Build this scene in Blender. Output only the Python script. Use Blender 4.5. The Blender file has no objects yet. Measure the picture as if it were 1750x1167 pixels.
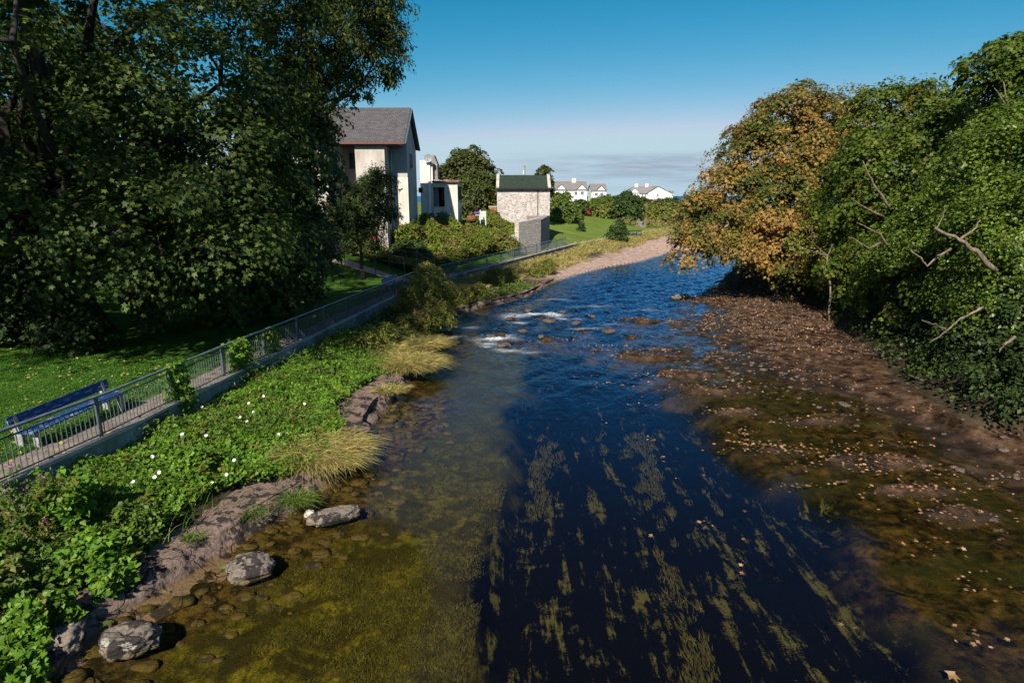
import bpy, math
import numpy as np
from mathutils import Vector, noise as mnoise

rng = np.random.default_rng(11)
scene = bpy.context.scene
COL = scene.collection

# ------------------------------------------------------------------ camera geometry
F = 1080.0; H = 7.9
PITCH = math.atan(248.5 / F)
CP, SP = math.cos(PITCH), math.sin(PITCH)
def ray(px, py):
    u = (px - 875) / F; v = (583.5 - py) / F
    return u, v * SP + CP, v * CP - SP
def P(px, py, z=0.0):
    x, y, d = ray(px, py); t = (z - H) / d
    return np.array([x * t, y * t, z])
def PY(px, py, Y):
    x, y, d = ray(px, py); t = Y / y
    return np.array([x * t, Y, H + d * t])
def curve_y(pts):
    a = np.array([[p[1], p[0]] for p in pts]); a = a[np.argsort(a[:, 0])]
    return lambda y: np.interp(y, a[:, 0], a[:, 1])
def sst(a, b, x):
    t = np.clip((x - a) / (b - a + 1e-9), 0, 1); return t * t * (3 - 2 * t)

_w = [(rng.normal(0, 1, 2), rng.uniform(0, 6.28)) for _ in range(40)]
def fbm(x, y, s=1.0, n=14, o=0):
    r = 0
    for i in range(n):
        k, ph = _w[(i + o) % 40]
        f = s * (0.6 + 0.28 * i)
        r = r + np.sin(f * (k[0] * x + k[1] * y) + ph) / (0.7 + 0.3 * i)
    return r / 3.2

# ------------------------------------------------------------------ terrain description
pxL = [(60,1167),(150,1085),(190,1062),(350,962),(440,905),(520,855),(575,808),(625,755),(648,712),(690,668),(738,606),
       (745,570),(772,537),(840,520),(900,505),(945,482),(985,470),(1040,456),(1090,448),(1145,432)]
xL = curve_y([(-8.6,-40),(-8.3,6)] + [tuple(P(a,b)[:2]) for a,b in pxL] + [(31,95),(60,110),(140,150)])
xW = curve_y([(-12.6,-40),(-11.2,8),(-10.8,12.5),(-10.4,15.6),(-9.9,22.5),(-7.35,47),(-5.8,54),(7.6,82),(15.2,95),(22,107),(32,126),(46,150),(160,320)])
_zp = ([-40,12.5,15.6,22.5,47,54,82,126,400],[1.95,1.9,1.8,1.65,1.2,1.0,1.7,1.9,1.9])
zP = lambda y: np.interp(y, *_zp)
pxR = [(1750,742),(1640,722),(1540,655),(1450,572),(1390,522),(1235,492)]
xR = curve_y([(15.0,-40),(16,8)] + [tuple(P(a,b,.3)[:2]) for a,b in pxR] + [(24,68),(36,80),(60,95),(90,105),(160,120)])
pxM = [(1750,850),(1600,738),(1480,692),(1330,655),(1200,607),(1140,540),(1155,520)]
xM = curve_y([(13,-40),(13.2,6)] + [tuple(P(a,b)[:2]) for a,b in pxM] + [(18,56),(23.5,68),(35.5,80),(59,95),(89,105),(159,120)])
pxS = [(1560,1167),(1540,1080),(1450,960),(1425,840),(1300,815),(1225,740),(1195,670),(1075,605),(1100,570),(1140,530)]
xS = curve_y([(5.5,-40)] + [tuple(P(a,b)[:2]) for a,b in pxS] + [(17,56),(22.5,68),(35,80),(58,95),(88,105),(158,120)])
xE = curve_y([(-1.2,-40),(-.9,8),(-.6,12.2),(.1,20),(.8,29.4),(1.0,33),(-2.0,38),(-1,50),(12,70),(30,90),(60,110)])
isles = []
for px, py, ax, ay, h in [(960,580,1.5,.35,.26),(1040,590,.9,.3,.2),(900,586,.8,.25,.22),(1100,548,1.1,.5,.24),(1060,610,.5,.25,.16),
      (1125,600,.9,.35,.18),(1085,575,.6,.3,.15),(880,540,.5,.25,.2),(960,535,.6,.3,.17),(1000,565,.6,.25,.14),(855,572,.35,.25,.2),
      (1015,600,.5,.2,.1),(1120,612,1.3,.5,.30),(1085,600,.9,.35,.26),(1165,640,1.5,.6,.28),(1215,668,1.6,.45,.28),(1320,765,1.0,.3,.26),(1490,790,1.5,.4,.28),(1560,838,1.0,.3,.26),(1640,880,.8,.3,.26),(1385,720,1.2,.3,.26),(1250,705,1.0,.3,.24),(930,545,.7,.25,.2),(1060,545,.8,.3,.16)]:
    q = P(px, py); isles.append((q[0], q[1], ax, ay, h))

def terrain(X, Y):
    X = np.asarray(X, float); Y = np.asarray(Y, float)
    xl, xw, zp, xr, xm, xs, xe = xL(Y), xW(Y), zP(Y), xR(Y), xM(Y), xS(Y), xE(Y)
    n1 = fbm(X, Y, .9); n2 = fbm(X, Y, 3.1, 12, 9)
    # bed
    bed = -0.10 - 0.16 * sst(0, 1.6, X - xl) - 0.55 * sst(-.25, .5, X - xe)
    bed = bed + (0.62) * sst(-.5, .9, X - xs) + .06 * n1 + .025 * n2
    shal = -.19 + .2 * sst(xs, xm, X) + .05 * n1 + .03 * n2 + .06 * fbm(X * 1.5, Y * .55, 1.5, 14, 11)
    w = sst(-.5, .9, X - xs); bed = bed * (1 - w) + shal * w
    for (ix, iy, ax, ay, h) in isles:
        g = np.exp(-((X-ix)/ax)**2 - ((Y-iy)/ay)**2)
        g = np.clip(g * 2.2 * (.75 + .8 * fbm(X * .6, Y, 4.3, 12, 17)), 0, 1); bed = bed + (h * .55 - bed) * g * np.clip(.97 + .3*n2, .6, 1.0)
    # left bank
    t = xl - X; wd = np.maximum(xl - xw, .8); zb = zp - .55 * (1 - sst(80, 87, Y)) - .25 * sst(80, 87, Y)
    bank = -.1 + .32 * sst(0, .5, t) + (zb - .22) * sst(.25, wd - .1, t) + .05 * n1 * sst(.5, 1.5, t)
    d = xw - X
    slope = np.interp(Y, [0,46,54,60,66,86,94,400], [.06,.06,.3,.3,.45,.45,.13,.13])
    cap = np.interp(Y, [0,46,54,60,66,86,94,400], [1.0,1.0,1.8,1.9,3.2,3.3,2.9,2.9])
    land = zp + np.minimum(slope * np.clip(d - 1.4, 0, None), cap) + .04 * n1 * sst(2.2, 4, d)
    left = np.where(d > 0, land, bank)
    # right bank
    mud = .02 + .33 * sst(xm, xr, X) + .06 * n1 + .04 * n2 + .09 * fbm(X * 1.5, Y * .55, 1.5, 14, 11)
    q_ = mud / .075; f_ = q_ - np.floor(q_); mud = .45 * mud + .55 * .075 * (np.floor(q_) + sst(.35, .65, f_)) - .015
    rb = np.where(X > xr, np.minimum((X - xr) * .55, 3.4), 0)
    right = np.where(X > xm, mud + rb + .1 * n1 * sst(0, 2, X - xr), bed)
    z = np.where(X < xl, left, right)
    far = sst(325, 352, Y)
    return z * (1 - far) + (-6) * far
def G(x, y): return float(terrain(np.array([x]), np.array([y]))[0])

# ------------------------------------------------------------------ object helpers
def tag(o, label=None, cat=None, group=None, kind=None):
    if label: o['label'] = label
    if cat: o['category'] = cat
    if group: o['group'] = group
    if kind: o['kind'] = kind
    return o
def empty(name, loc, label, cat, group=None, rz=0.0):
    o = bpy.data.objects.new(name, None); COL.objects.link(o)
    o.location = loc; o.rotation_euler = (0, 0, rz); o.empty_display_size = .2
    return tag(o, label, cat, group)
def link(name, me, mat, parent=None):
    o = bpy.data.objects.new(name, me); COL.objects.link(o)
    if mat: me.materials.append(mat)
    if parent:
        o.parent = parent
        if not REL[0]: o.matrix_parent_inverse = WORLD(parent).inverted()
    return o
REL = [False]
from mathutils import Matrix
def WORLD(o):
    m = Matrix.LocRotScale(o.location, o.rotation_euler, o.scale)
    if o.parent: m = WORLD(o.parent) @ o.matrix_parent_inverse @ m
    return m

def np_mesh(name, V, Fi, mat, parent=None, smooth=False):
    """V (n,3), Fi (m,k) uniform faces"""
    me = bpy.data.meshes.new(name)
    V = np.ascontiguousarray(V, np.float32); Fi = np.ascontiguousarray(Fi, np.int32)
    m, k = Fi.shape
    me.vertices.add(len(V)); me.vertices.foreach_set('co', V.ravel())
    me.loops.add(m * k); me.loops.foreach_set('vertex_index', Fi.ravel())
    me.polygons.add(m); me.polygons.foreach_set('loop_start', np.arange(0, m * k, k, dtype=np.int32))
    try: me.polygons.foreach_set('loop_total', np.full(m, k, np.int32))
    except Exception: pass
    me.update(calc_edges=True)
    if smooth: me.polygons.foreach_set('use_smooth', np.ones(m, bool))
    return link(name, me, mat, parent)
def attr(o, name, vals):
    a = o.data.attributes.new(name, 'FLOAT', 'POINT'); a.data.foreach_set('value', np.ascontiguousarray(vals, np.float32).ravel())

class MB:
    def __init__(s): s.v = []; s.f = []
    def add(s, vs, fs):
        b = len(s.v); s.v += [tuple(map(float, p)) for p in vs]; s.f += [tuple(i + b for i in f) for f in fs]; return s
    def box(s, x0, x1, y0, y1, z0, z1):
        return s.add([(x0,y0,z0),(x1,y0,z0),(x1,y1,z0),(x0,y1,z0),(x0,y0,z1),(x1,y0,z1),(x1,y1,z1),(x0,y1,z1)],
              [(0,3,2,1),(4,5,6,7),(0,1,5,4),(1,2,6,5),(2,3,7,6),(3,0,4,7)])
    def bar(s, a, b, w, h, up=(0,0,1)):
        a = Vector(a); b = Vector(b); d = (b - a).normalized(); r = d.cross(Vector(up))
        if r.length < 1e-4: r = Vector((1,0,0))
        r.normalize(); u = r.cross(d)
        vs = []
        for p in (a, b):
            for i, j in ((-1,-1),(1,-1),(1,1),(-1,1)): vs.append(p + r*i*w/2 + u*j*h/2)
        return s.add(vs, [(0,3,2,1),(4,5,6,7),(0,1,5,4),(1,2,6,5),(2,3,7,6),(3,0,4,7)])
    def tube(s, pts, rad, seg=7):
        pts = [Vector(p) for p in pts]; n = len(pts)
        if np.isscalar(rad): rad = [rad] * n
        vs = []; fs = []; ref = Vector((0.3, 0.2, 1)).normalized()
        for i, p in enumerate(pts):
            d = (pts[min(i+1, n-1)] - pts[max(i-1, 0)])
            if d.length < 1e-6: d = Vector((0,0,1))
            d.normalize(); r = d.cross(ref)
            if r.length < .05: r = d.cross(Vector((1,0,0)))
            r.normalize(); u = r.cross(d)
            for k in range(seg):
                a = 2*math.pi*k/seg; vs.append(p + (r*math.cos(a) + u*math.sin(a))*rad[i])
        for i in range(n-1):
            for k in range(seg):
                k2 = (k+1) % seg; fs.append((i*seg+k, i*seg+k2, (i+1)*seg+k2, (i+1)*seg+k))
        fs.append(tuple(range(seg))[::-1]); fs.append(tuple((n-1)*seg+k for k in range(seg)))
        return s.add(vs, fs)
    def prism(s, poly, d):
        """extrude 3d polygon by vector d"""
        n = len(poly); d = np.array(d, float)
        vs = [tuple(p) for p in poly] + [tuple(np.array(p, float) + d) for p in poly]
        return s.add(vs, [tuple(range(n))[::-1], tuple(range(n, 2*n))] + [(i, (i+1) % n, n+(i+1) % n, n+i) for i in range(n)])
    def build(s, name, mat, parent=None, smooth=False):
        me = bpy.data.meshes.new(name); me.from_pydata(s.v, [], s.f); me.update()
        if smooth:
            me.polygons.foreach_set('use_smooth', np.ones(len(me.polygons), bool))
        return link(name, me, mat, parent)

# ------------------------------------------------------------------ materials
class NT:
    def __init__(s, name):
        s.m = bpy.data.materials.new(name); s.m.use_nodes = True; s.t = s.m.node_tree; s.t.nodes.clear()
        s.out = s.t.nodes.new('ShaderNodeOutputMaterial')
    def n(s, typ, **kw):
        nd = s.t.nodes.new('ShaderNode' + typ)
        for k, v in kw.items():
            if k.startswith('i_'):
                s.set(nd.inputs[k[2:].replace('_', ' ')], v)
            else: setattr(nd, k, v)
        return nd
    def set(s, sock, v):
        if hasattr(v, 'is_output') or isinstance(v, bpy.types.NodeSocket): s.t.links.new(v, sock)
        elif isinstance(v, (tuple, list)) and sock.type == 'RGBA' and len(v) == 3: sock.default_value = (*v, 1)
        else: sock.default_value = v
    def coord(s, scale=(1,1,1), rot=(0,0,0), src='Object'):
        tc = s.n('TexCoord'); mp = s.n('Mapping'); s.set(mp.inputs['Vector'], tc.outputs[src])
        mp.inputs['Scale'].default_value = scale; mp.inputs['Rotation'].default_value = rot
        return mp.outputs[0]
    def wcoord(s, scale=(1,1,1)):
        g = s.n('NewGeometry'); mp = s.n('Mapping'); s.set(mp.inputs['Vector'], g.outputs['Position'])
        mp.inputs['Scale'].default_value = scale; return mp.outputs[0]
    def noise(s, vec, scale=5, detail=4, rough=.6, dist=0):
        nd = s.n('TexNoise'); s.set(nd.inputs['Vector'], vec)
        nd.inputs['Scale'].default_value = scale; nd.inputs['Detail'].default_value = detail
        nd.inputs['Roughness'].default_value = rough; nd.inputs['Distortion'].default_value = dist
        return nd.outputs['Fac']
    def ramp(s, fac, stops, interp='LINEAR'):
        nd = s.n('ValToRGB'); s.set(nd.inputs[0], fac); cr = nd.color_ramp; cr.interpolation = interp
        while len(cr.elements) > 1: cr.elements.remove(cr.elements[-1])
        for i, (p, c) in enumerate(stops):
            e = cr.elements[0] if i == 0 else cr.elements.new(p)
            e.position = p; e.color = (*c, 1) if not np.isscalar(c) else (c, c, c, 1)
        return nd.outputs[0]
    def mix(s, fac, a, b, mode='MIX'):
        nd = s.n('Mix', data_type='RGBA', blend_type=mode)
        s.set(nd.inputs[0], fac); s.set(nd.inputs[6], a); s.set(nd.inputs[7], b); return nd.outputs[2]
    def math(s, op, a, b=0.0, clamp=False):
        nd = s.n('Math', operation=op, use_clamp=clamp); s.set(nd.inputs[0], a); s.set(nd.inputs[1], b); return nd.outputs[0]
    def attr(s, name): return s.n('Attribute', attribute_name=name).outputs['Fac']
    def bump(s, h, strength=.5, dist=.05):
        nd = s.n('Bump'); s.set(nd.inputs['Height'], h); nd.inputs['Strength'].default_value = strength
        nd.inputs['Distance'].default_value = dist; return nd.outputs[0]
    def pbr(s, col, rough=.8, spec=.3, normal=None, metal=0, emit=None):
        nd = s.n('BsdfPrincipled'); s.set(nd.inputs['Base Color'], col); s.set(nd.inputs['Roughness'], rough)
        s.set(nd.inputs['Specular IOR Level'], spec); nd.inputs['Metallic'].default_value = metal
        if normal is not None: s.set(nd.inputs['Normal'], normal)
        return nd.outputs[0]
    def done(s, sh): s.t.links.new(sh, s.out.inputs['Surface']); return s.m

def m_plain(name, c, rough=.7, var=.25, scale=6, spec=.3, bump=.1, metal=0, c2=None, lo=.42, hi=.62, src='Object'):
    t = NT(name); v = t.coord(src=src); n = t.noise(v, scale, 6)
    c2 = c2 or tuple(x * (1 - var) for x in c)
    return t.done(t.pbr(t.ramp(n, [(lo, c2), (hi, c)]), rough, spec, t.bump(n, bump, .03), metal))

def m_leaf(name, cols, trans=.3, rough=.5, spec=.25, autumn=None, cscale=.5, lo=.45, hi=.6, tcol=1.6):
    t = NT(name); g = t.n('NewGeometry'); r = g.outputs['Random Per Island']
    k = len(cols); c = t.ramp(r, [(i / max(k - 1, 1), cols[i]) for i in range(k)])
    pos = t.wcoord()
    nz = t.noise(pos, cscale, 3)
    if autumn:
        ka = len(autumn); ca = t.ramp(r, [(i / max(ka - 1, 1), autumn[i]) for i in range(ka)])
        m = t.ramp(t.math('ADD', nz, t.math('MULTIPLY', t.math('SUBTRACT', r, .5), .22)), [(lo, 0.0), (hi, 1.0)])
        c = t.mix(m, c, ca)
    hv = t.n('HueSaturation'); t.set(hv.inputs['Color'], c)
    t.set(hv.inputs['Value'], t.ramp(t.noise(pos, cscale * 2.3, 2), [(.3, .6), (.7, 1.35)]))
    c = hv.outputs[0]
    p = t.pbr(c, rough, spec)
    tr = t.n('BsdfTranslucent'); hs = t.n('HueSaturation'); t.set(hs.inputs['Color'], c); hs.inputs['Value'].default_value = tcol
    t.set(tr.inputs[0], hs.outputs[0])
    mx = t.n('MixShader'); mx.inputs[0].default_value = trans; t.set(mx.inputs[1], p); t.set(mx.inputs[2], tr.outputs[0])
    return t.done(mx.outputs[0])

def m_bark(name, c1, c2, scale=8):
    t = NT(name); v = t.coord((1,1,.3)); n = t.noise(v, scale, 6, .7)
    return t.done(t.pbr(t.ramp(n, [(.35, c1), (.65, c2)]), .9, .15, t.bump(n, .6, .04)))

def m_rubble(name, cols, mortar, scale=3.2, sq=1.5):
    t = NT(name); v = t.coord((1, 1, sq))
    w = t.n('TexNoise'); t.set(w.inputs['Vector'], v); w.inputs['Scale'].default_value = 3
    vv = t.n('VectorMath', operation='MULTIPLY_ADD'); t.set(vv.inputs[0], w.outputs['Color']); vv.inputs[1].default_value = (.25,.25,.25); t.set(vv.inputs[2], v)
    a = t.n('TexVoronoi'); t.set(a.inputs['Vector'], vv.outputs[0]); a.inputs['Scale'].default_value = scale
    e = t.n('TexVoronoi', feature='DISTANCE_TO_EDGE'); t.set(e.inputs['Vector'], vv.outputs[0]); e.inputs['Scale'].default_value = scale
    sep = t.n('SeparateColor'); t.set(sep.inputs[0], a.outputs['Color'])
    c = t.ramp(sep.outputs[0], [(i/(len(cols)-1), q) for i, q in enumerate(cols)])
    c = t.mix(t.ramp(t.noise(v, 18, 3), [(.3, .0), (.7, .45)]), c, tuple(.5*x for x in cols[0]))
    m = t.ramp(e.outputs['Distance'], [(.02, 1.0), (.09, 0.0)])
    c = t.mix(m, c, mortar)
    return t.done(t.pbr(c, .9, .2, t.bump(e.outputs['Distance'], .9, .06)))

def m_render(name, c, stain, amount=.5):
    t = NT(name); v = t.coord(); big = t.noise(t.coord((1,1,.35)), .9, 6, .65); fine = t.noise(v, 14, 5)
    col = t.ramp(big, [(.35, stain), (.35 + amount*.5, c)])
    col = t.mix(t.ramp(fine, [(.35, .25), (.6, 0.0)]), col, stain)
    return t.done(t.pbr(col, .9, .2, t.bump(fine, .25, .02)))

def m_slate(name, c1, c2, c3, bw=.35, rh=.22, axis='x'):
    t = NT(name); tc = t.n('TexCoord'); sp = t.n('SeparateXYZ'); t.set(sp.inputs[0], tc.outputs['Object'])
    cb = t.n('CombineXYZ'); t.set(cb.inputs[0], sp.outputs[0 if axis == 'x' else 1]); t.set(cb.inputs[1], t.math('MULTIPLY', sp.outputs[2], 1.5))
    b = t.n('TexBrick'); t.set(b.inputs['Vector'], cb.outputs[0]); b.inputs['Scale'].default_value = 1
    b.inputs['Brick Width'].default_value = bw; b.inputs['Row Height'].default_value = rh; b.inputs['Mortar Size'].default_value = .018
    t.set(b.inputs['Color1'], c1); t.set(b.inputs['Color2'], c2); t.set(b.inputs['Mortar'], tuple(x*.3 for x in c1)); b.inputs['Mortar Smooth'].default_value = .4
    c = t.mix(t.ramp(t.noise(tc.outputs['Object'], 1.6, 6), [(.45, 0.0), (.75, .6)]), b.outputs['Color'], c3)
    return t.done(t.pbr(c, .75, .3, t.bump(b.outputs['Fac'], .4, -.02)))

def m_glass(name, c=(.03,.035,.04)):
    t = NT(name); n = t.noise(t.coord(), 2, 2)
    return t.done(t.pbr(t.ramp(n, [(.4, c), (.6, tuple(x*1.6 for x in c))]), .08, .6))

M = {}
M['bark'] = m_bark('bark_dark', (.012,.010,.008), (.06,.05,.04))
M['bark_pale'] = m_bark('bark_pale', (.07,.052,.036), (.25,.2,.15), 10)
M['bark_mid'] = m_bark('bark_mid', (.03,.024,.018), (.14,.11,.085))
M['syc'] = m_leaf('sycamore_leaf', [(.028,.052,.012),(.058,.094,.019),(.10,.135,.028)], .32, .55, .2, autumn=[(.17,.075,.018),(.07,.095,.022)], lo=.68, hi=.73, cscale=.8)
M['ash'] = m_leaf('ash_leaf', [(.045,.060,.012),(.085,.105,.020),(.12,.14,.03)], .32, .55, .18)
M['ashdark'] = m_leaf('ash_shade_leaf', [(.03,.05,.015),(.05,.075,.02),(.075,.10,.03)], .28, .55, .18)  # darker copy of the ash leaf, shade put into its colours
M['autumn'] = m_leaf('autumn_leaf', [(.045,.075,.014),(.085,.105,.02),(.13,.13,.025)], .28, .6, .2,
                     autumn=[(.23,.125,.030),(.34,.18,.045),(.40,.235,.075),(.19,.14,.03),(.26,.14,.035)], cscale=.42, lo=.42, hi=.56)
M['green'] = m_leaf('green_sycamore_leaf', [(.045,.075,.010),(.085,.13,.016),(.14,.18,.026)], .3, .5, .2, autumn=[(.20,.125,.028),(.12,.12,.025)], cscale=.55, lo=.58, hi=.68)
M['glossy'] = m_leaf('glossy_leaf', [(.05,.090,.010),(.095,.145,.016),(.15,.20,.028)], .32, .38, .3)
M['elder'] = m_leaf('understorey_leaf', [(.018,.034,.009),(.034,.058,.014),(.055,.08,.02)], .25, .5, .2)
M['bright'] = m_leaf('bindweed_leaf', [(.06,.135,.012),(.10,.205,.018),(.16,.27,.028)], .3, .5, .2, autumn=[(.16,.18,.025),(.18,.15,.03)], cscale=1.2, lo=.6, hi=.7)
M['weed'] = m_leaf('tall_weed_leaf', [(.055,.105,.016),(.09,.155,.022),(.13,.19,.03)], .3, .5, .25, autumn=[(.13,.11,.03),(.15,.10,.03)], cscale=1.0, lo=.6, hi=.7)
M['garden'] = m_leaf('overgrowth_leaf', [(.065,.105,.012),(.12,.165,.018),(.18,.20,.026)], .3, .55, .2, autumn=[(.28,.23,.03),(.17,.14,.04),(.15,.11,.04)], cscale=.5, lo=.5, hi=.62)
M['shrub'] = m_leaf('shrub_leaf', [(.10,.125,.024),(.16,.19,.034),(.24,.245,.05)], .3, .55, .2, autumn=[(.20,.16,.05),(.25,.17,.07)], cscale=.9, lo=.55, hi=.65)
M['farbush'] = m_leaf('far_bush_leaf', [(.03,.06,.014),(.05,.085,.02),(.08,.12,.03)], .25, .6, .2, cscale=.4)
M['farlight'] = m_leaf('pale_bush_leaf', [(.06,.10,.02),(.10,.14,.025),(.13,.17,.03)], .25, .6, .2, cscale=.4)
M['olive'] = m_leaf('round_tree_leaf', [(.04,.058,.016),(.06,.08,.02),(.085,.095,.025)], .2, .55, .2, autumn=[(.12,.08,.025),(.10,.085,.02)], cscale=.4, lo=.55, hi=.68)
M['heath'] = m_leaf('heath_leaf', [(.12,.10,.035),(.20,.16,.06),(.07,.085,.03)], .2, .7, .1, cscale=.2)
M['redleaf'] = m_leaf('red_shrub_leaf', [(.14,.03,.025),(.2,.05,.04),(.09,.06,.03)], .2, .6, .2)
M['drygrass'] = m_leaf('dry_grass_blade', [(.22,.22,.04),(.38,.31,.10),(.48,.37,.17),(.16,.22,.035)], .3, .6, .2, cscale=1.5)
M['greengrass'] = m_leaf('green_grass_blade', [(.05,.12,.015),(.09,.17,.02),(.2,.2,.05)], .3, .55, .2, cscale=1.5)
M['lawnblade'] = m_leaf('lawn_blade', [(.03,.10,.010),(.05,.15,.014),(.08,.19,.02)], .3, .5, .25, cscale=1.0)
M['litter'] = m_leaf('fallen_leaf', [(.16,.075,.035),(.30,.16,.08),(.44,.29,.16),(.09,.045,.03),(.36,.22,.14)], .05, .7, .2)
M['litterpale'] = m_leaf('yellow_leaf', [(.40,.30,.07),(.5,.36,.12),(.3,.2,.06)], .1, .7, .2)
M['flower'] = m_plain('white_petal', (.85,.85,.82), .6, .05)
M['purple'] = m_leaf('purple_petal', [(.32,.06,.25),(.42,.12,.36)], .2, .6, .2)
M['metal'] = m_plain('galvanised_paint', (.085,.115,.13), .45, .3, 9, .5, .05)
M['metalblue'] = m_plain('weathered_rail_paint', (.15,.20,.225), .4, .3, 5, .5, .05)
M['concrete'] = m_render('wall_concrete', (.36,.37,.36), (.09,.09,.075), .6)
M['lip'] = m_render('kerb_concrete', (.48,.45,.40), (.28,.24,.2), .4)
M['path'] = m_plain('path_concrete', (.25,.205,.18), .9, .35, 3.0, .2, .3)
M['farpath'] = m_plain('gravel_path', (.36,.31,.25), .9, .3, 6)
M['pad'] = m_plain('bench_concrete', (.34,.34,.33), .9, .35, 10)
M['slate'] = m_slate('roof_slate', (.068,.064,.070), (.10,.093,.10), (.11,.098,.095))
M['slatey'] = m_slate('roof_slate_side', (.072,.062,.068), (.105,.09,.095), (.12,.095,.085), axis='y')
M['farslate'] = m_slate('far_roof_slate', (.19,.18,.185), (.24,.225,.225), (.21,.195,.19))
M['house'] = m_render('stained_render', (.56,.525,.48), (.34,.30,.27), .55)
M['house2'] = m_render('grey_render', (.44,.43,.42), (.28,.27,.27), .5)
M['cream'] = m_render('cream_render', (.68,.63,.57), (.46,.41,.35), .4)
M['white'] = m_render('white_render', (.80,.80,.79), (.68,.67,.64), .3)
M['trim'] = m_plain('red_fascia', (.18,.07,.05), .6)
M['redpaint'] = m_plain('red_door_paint', (.35,.03,.05), .6)
M['dark'] = m_plain('dark_opening', (.012,.010,.010), .9)
M['blackgutter'] = m_plain('black_gutter', (.02,.02,.022), .5)
M['pvc'] = m_plain('white_pvc', (.72,.71,.68), .5, .1)
M['glass'] = m_glass('window_glass')
M['stone'] = m_rubble('rubble_stone', [(.34,.28,.26),(.52,.47,.44),(.28,.25,.24),(.62,.585,.56),(.42,.32,.285)], (.54,.505,.48), 3.0)
M['stonegrey'] = m_rubble('grey_rubble', [(.20,.18,.17),(.33,.30,.28),(.26,.22,.20),(.40,.37,.34)], (.22,.2,.19), 4.0, 2.2)
M['slatewall'] = m_rubble('coursed_wall', [(.42,.38,.34),(.58,.53,.47),(.48,.42,.37),(.66,.61,.55)], (.33,.3,.27), 1.7, 3.6)
M['felt'] = m_plain('green_roof_felt', (.026,.042,.028), .8, .3, 3)
M['brick'] = m_plain('red_brick', (.42,.16,.10), .9, .4, 9)
M['blue'] = None
def m_benchblue():
    t = NT('flaking_blue_paint'); v = t.coord((1, 5, 5)); n = t.noise(v, 2.6, 6, .7, .4)
    c = t.mix(t.ramp(n, [(.56, 0.0), (.60, 1.0)]), (.010,.058,.20), (.40,.36,.33))
    c = t.mix(t.ramp(t.noise(v, 1.1, 4), [(.5, 0.0), (.7, .35)]), c, (.02,.04,.10))
    return t.done(t.pbr(c, .5, .4, t.bump(n, .3, .01)))
M['blue'] = m_benchblue()
M['cleanblue'] = m_plain('blue_paint', (.012,.15,.36), .5, .2)
M['teal'] = m_plain('teal_paint', (.04,.22,.24), .6)
M['timber'] = m_plain('dark_timber', (.06,.05,.045), .8)
M['polewood'] = m_plain('pole_wood', (.28,.25,.21), .9)
M['rust'] = m_plain('rusty_steel', (.22,.09,.045), .8, .5)
M['bluebin'] = m_plain('blue_plastic', (.03,.07,.24), .5)
M['greenbin'] = m_plain('green_plastic', (.02,.16,.06), .5)
M['violet'] = m_plain('purple_cloth', (.14,.05,.32), .8)
M['yellow'] = m_plain('yellow_board', (.75,.42,.04), .6)
M['dish'] = m_plain('dish_grey', (.33,.35,.36), .5)

def m_rock(name, c1, c2, lichen_amt=.53, pale=.63):
    t = NT(name); v = t.wcoord(); n = t.noise(v, 2.4, 8, .62); f = t.noise(v, 13, 6, .6); n2 = t.noise(v, 3.7, 6, .65)
    c = t.ramp(f, [(.35, c1), (.65, c2)])
    c = t.mix(t.ramp(n, [(lichen_amt, 0.0), (lichen_amt + .035, .93)]), c, (.022,.018,.018))
    c = t.mix(t.ramp(n2, [(pale, 0.0), (pale + .03, .75)]), c, (.42,.40,.34))
    w_ = t.n('TexNoise'); t.set(w_.inputs['Vector'], v); w_.inputs['Scale'].default_value = 1.6
    vv = t.n('VectorMath', operation='MULTIPLY_ADD'); t.set(vv.inputs[0], w_.outputs['Color']); vv.inputs[1].default_value = (.7,.7,.3); t.set(vv.inputs[2], t.wcoord((1.0,.75,1.8)))
    e = t.n('TexVoronoi', feature='DISTANCE_TO_EDGE'); t.set(e.inputs['Vector'], vv.outputs[0]); e.inputs['Scale'].default_value = .85
    cr = t.ramp(e.outputs['Distance'], [(.002, 1.0), (.014, 0.0)])
    c = t.mix(t.math('MULTIPLY', cr, .55), c, (.03,.022,.018))
    hgt = t.math('SUBTRACT', t.math('ADD', f, n), t.math('MULTIPLY', cr, .8))
    return t.done(t.pbr(c, .85, .25, t.bump(hgt, .8, .05)))
M['ledge'] = m_rock('ledge_rock', (.135,.092,.072), (.22,.158,.128), .515, .67)
M['boulder'] = m_rock('boulder_rock', (.13,.105,.085), (.23,.19,.155), .50, .63)
M['stonebed'] = m_rock('submerged_stone', (.05,.035,.012), (.10,.075,.02), .55, .9)

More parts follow.
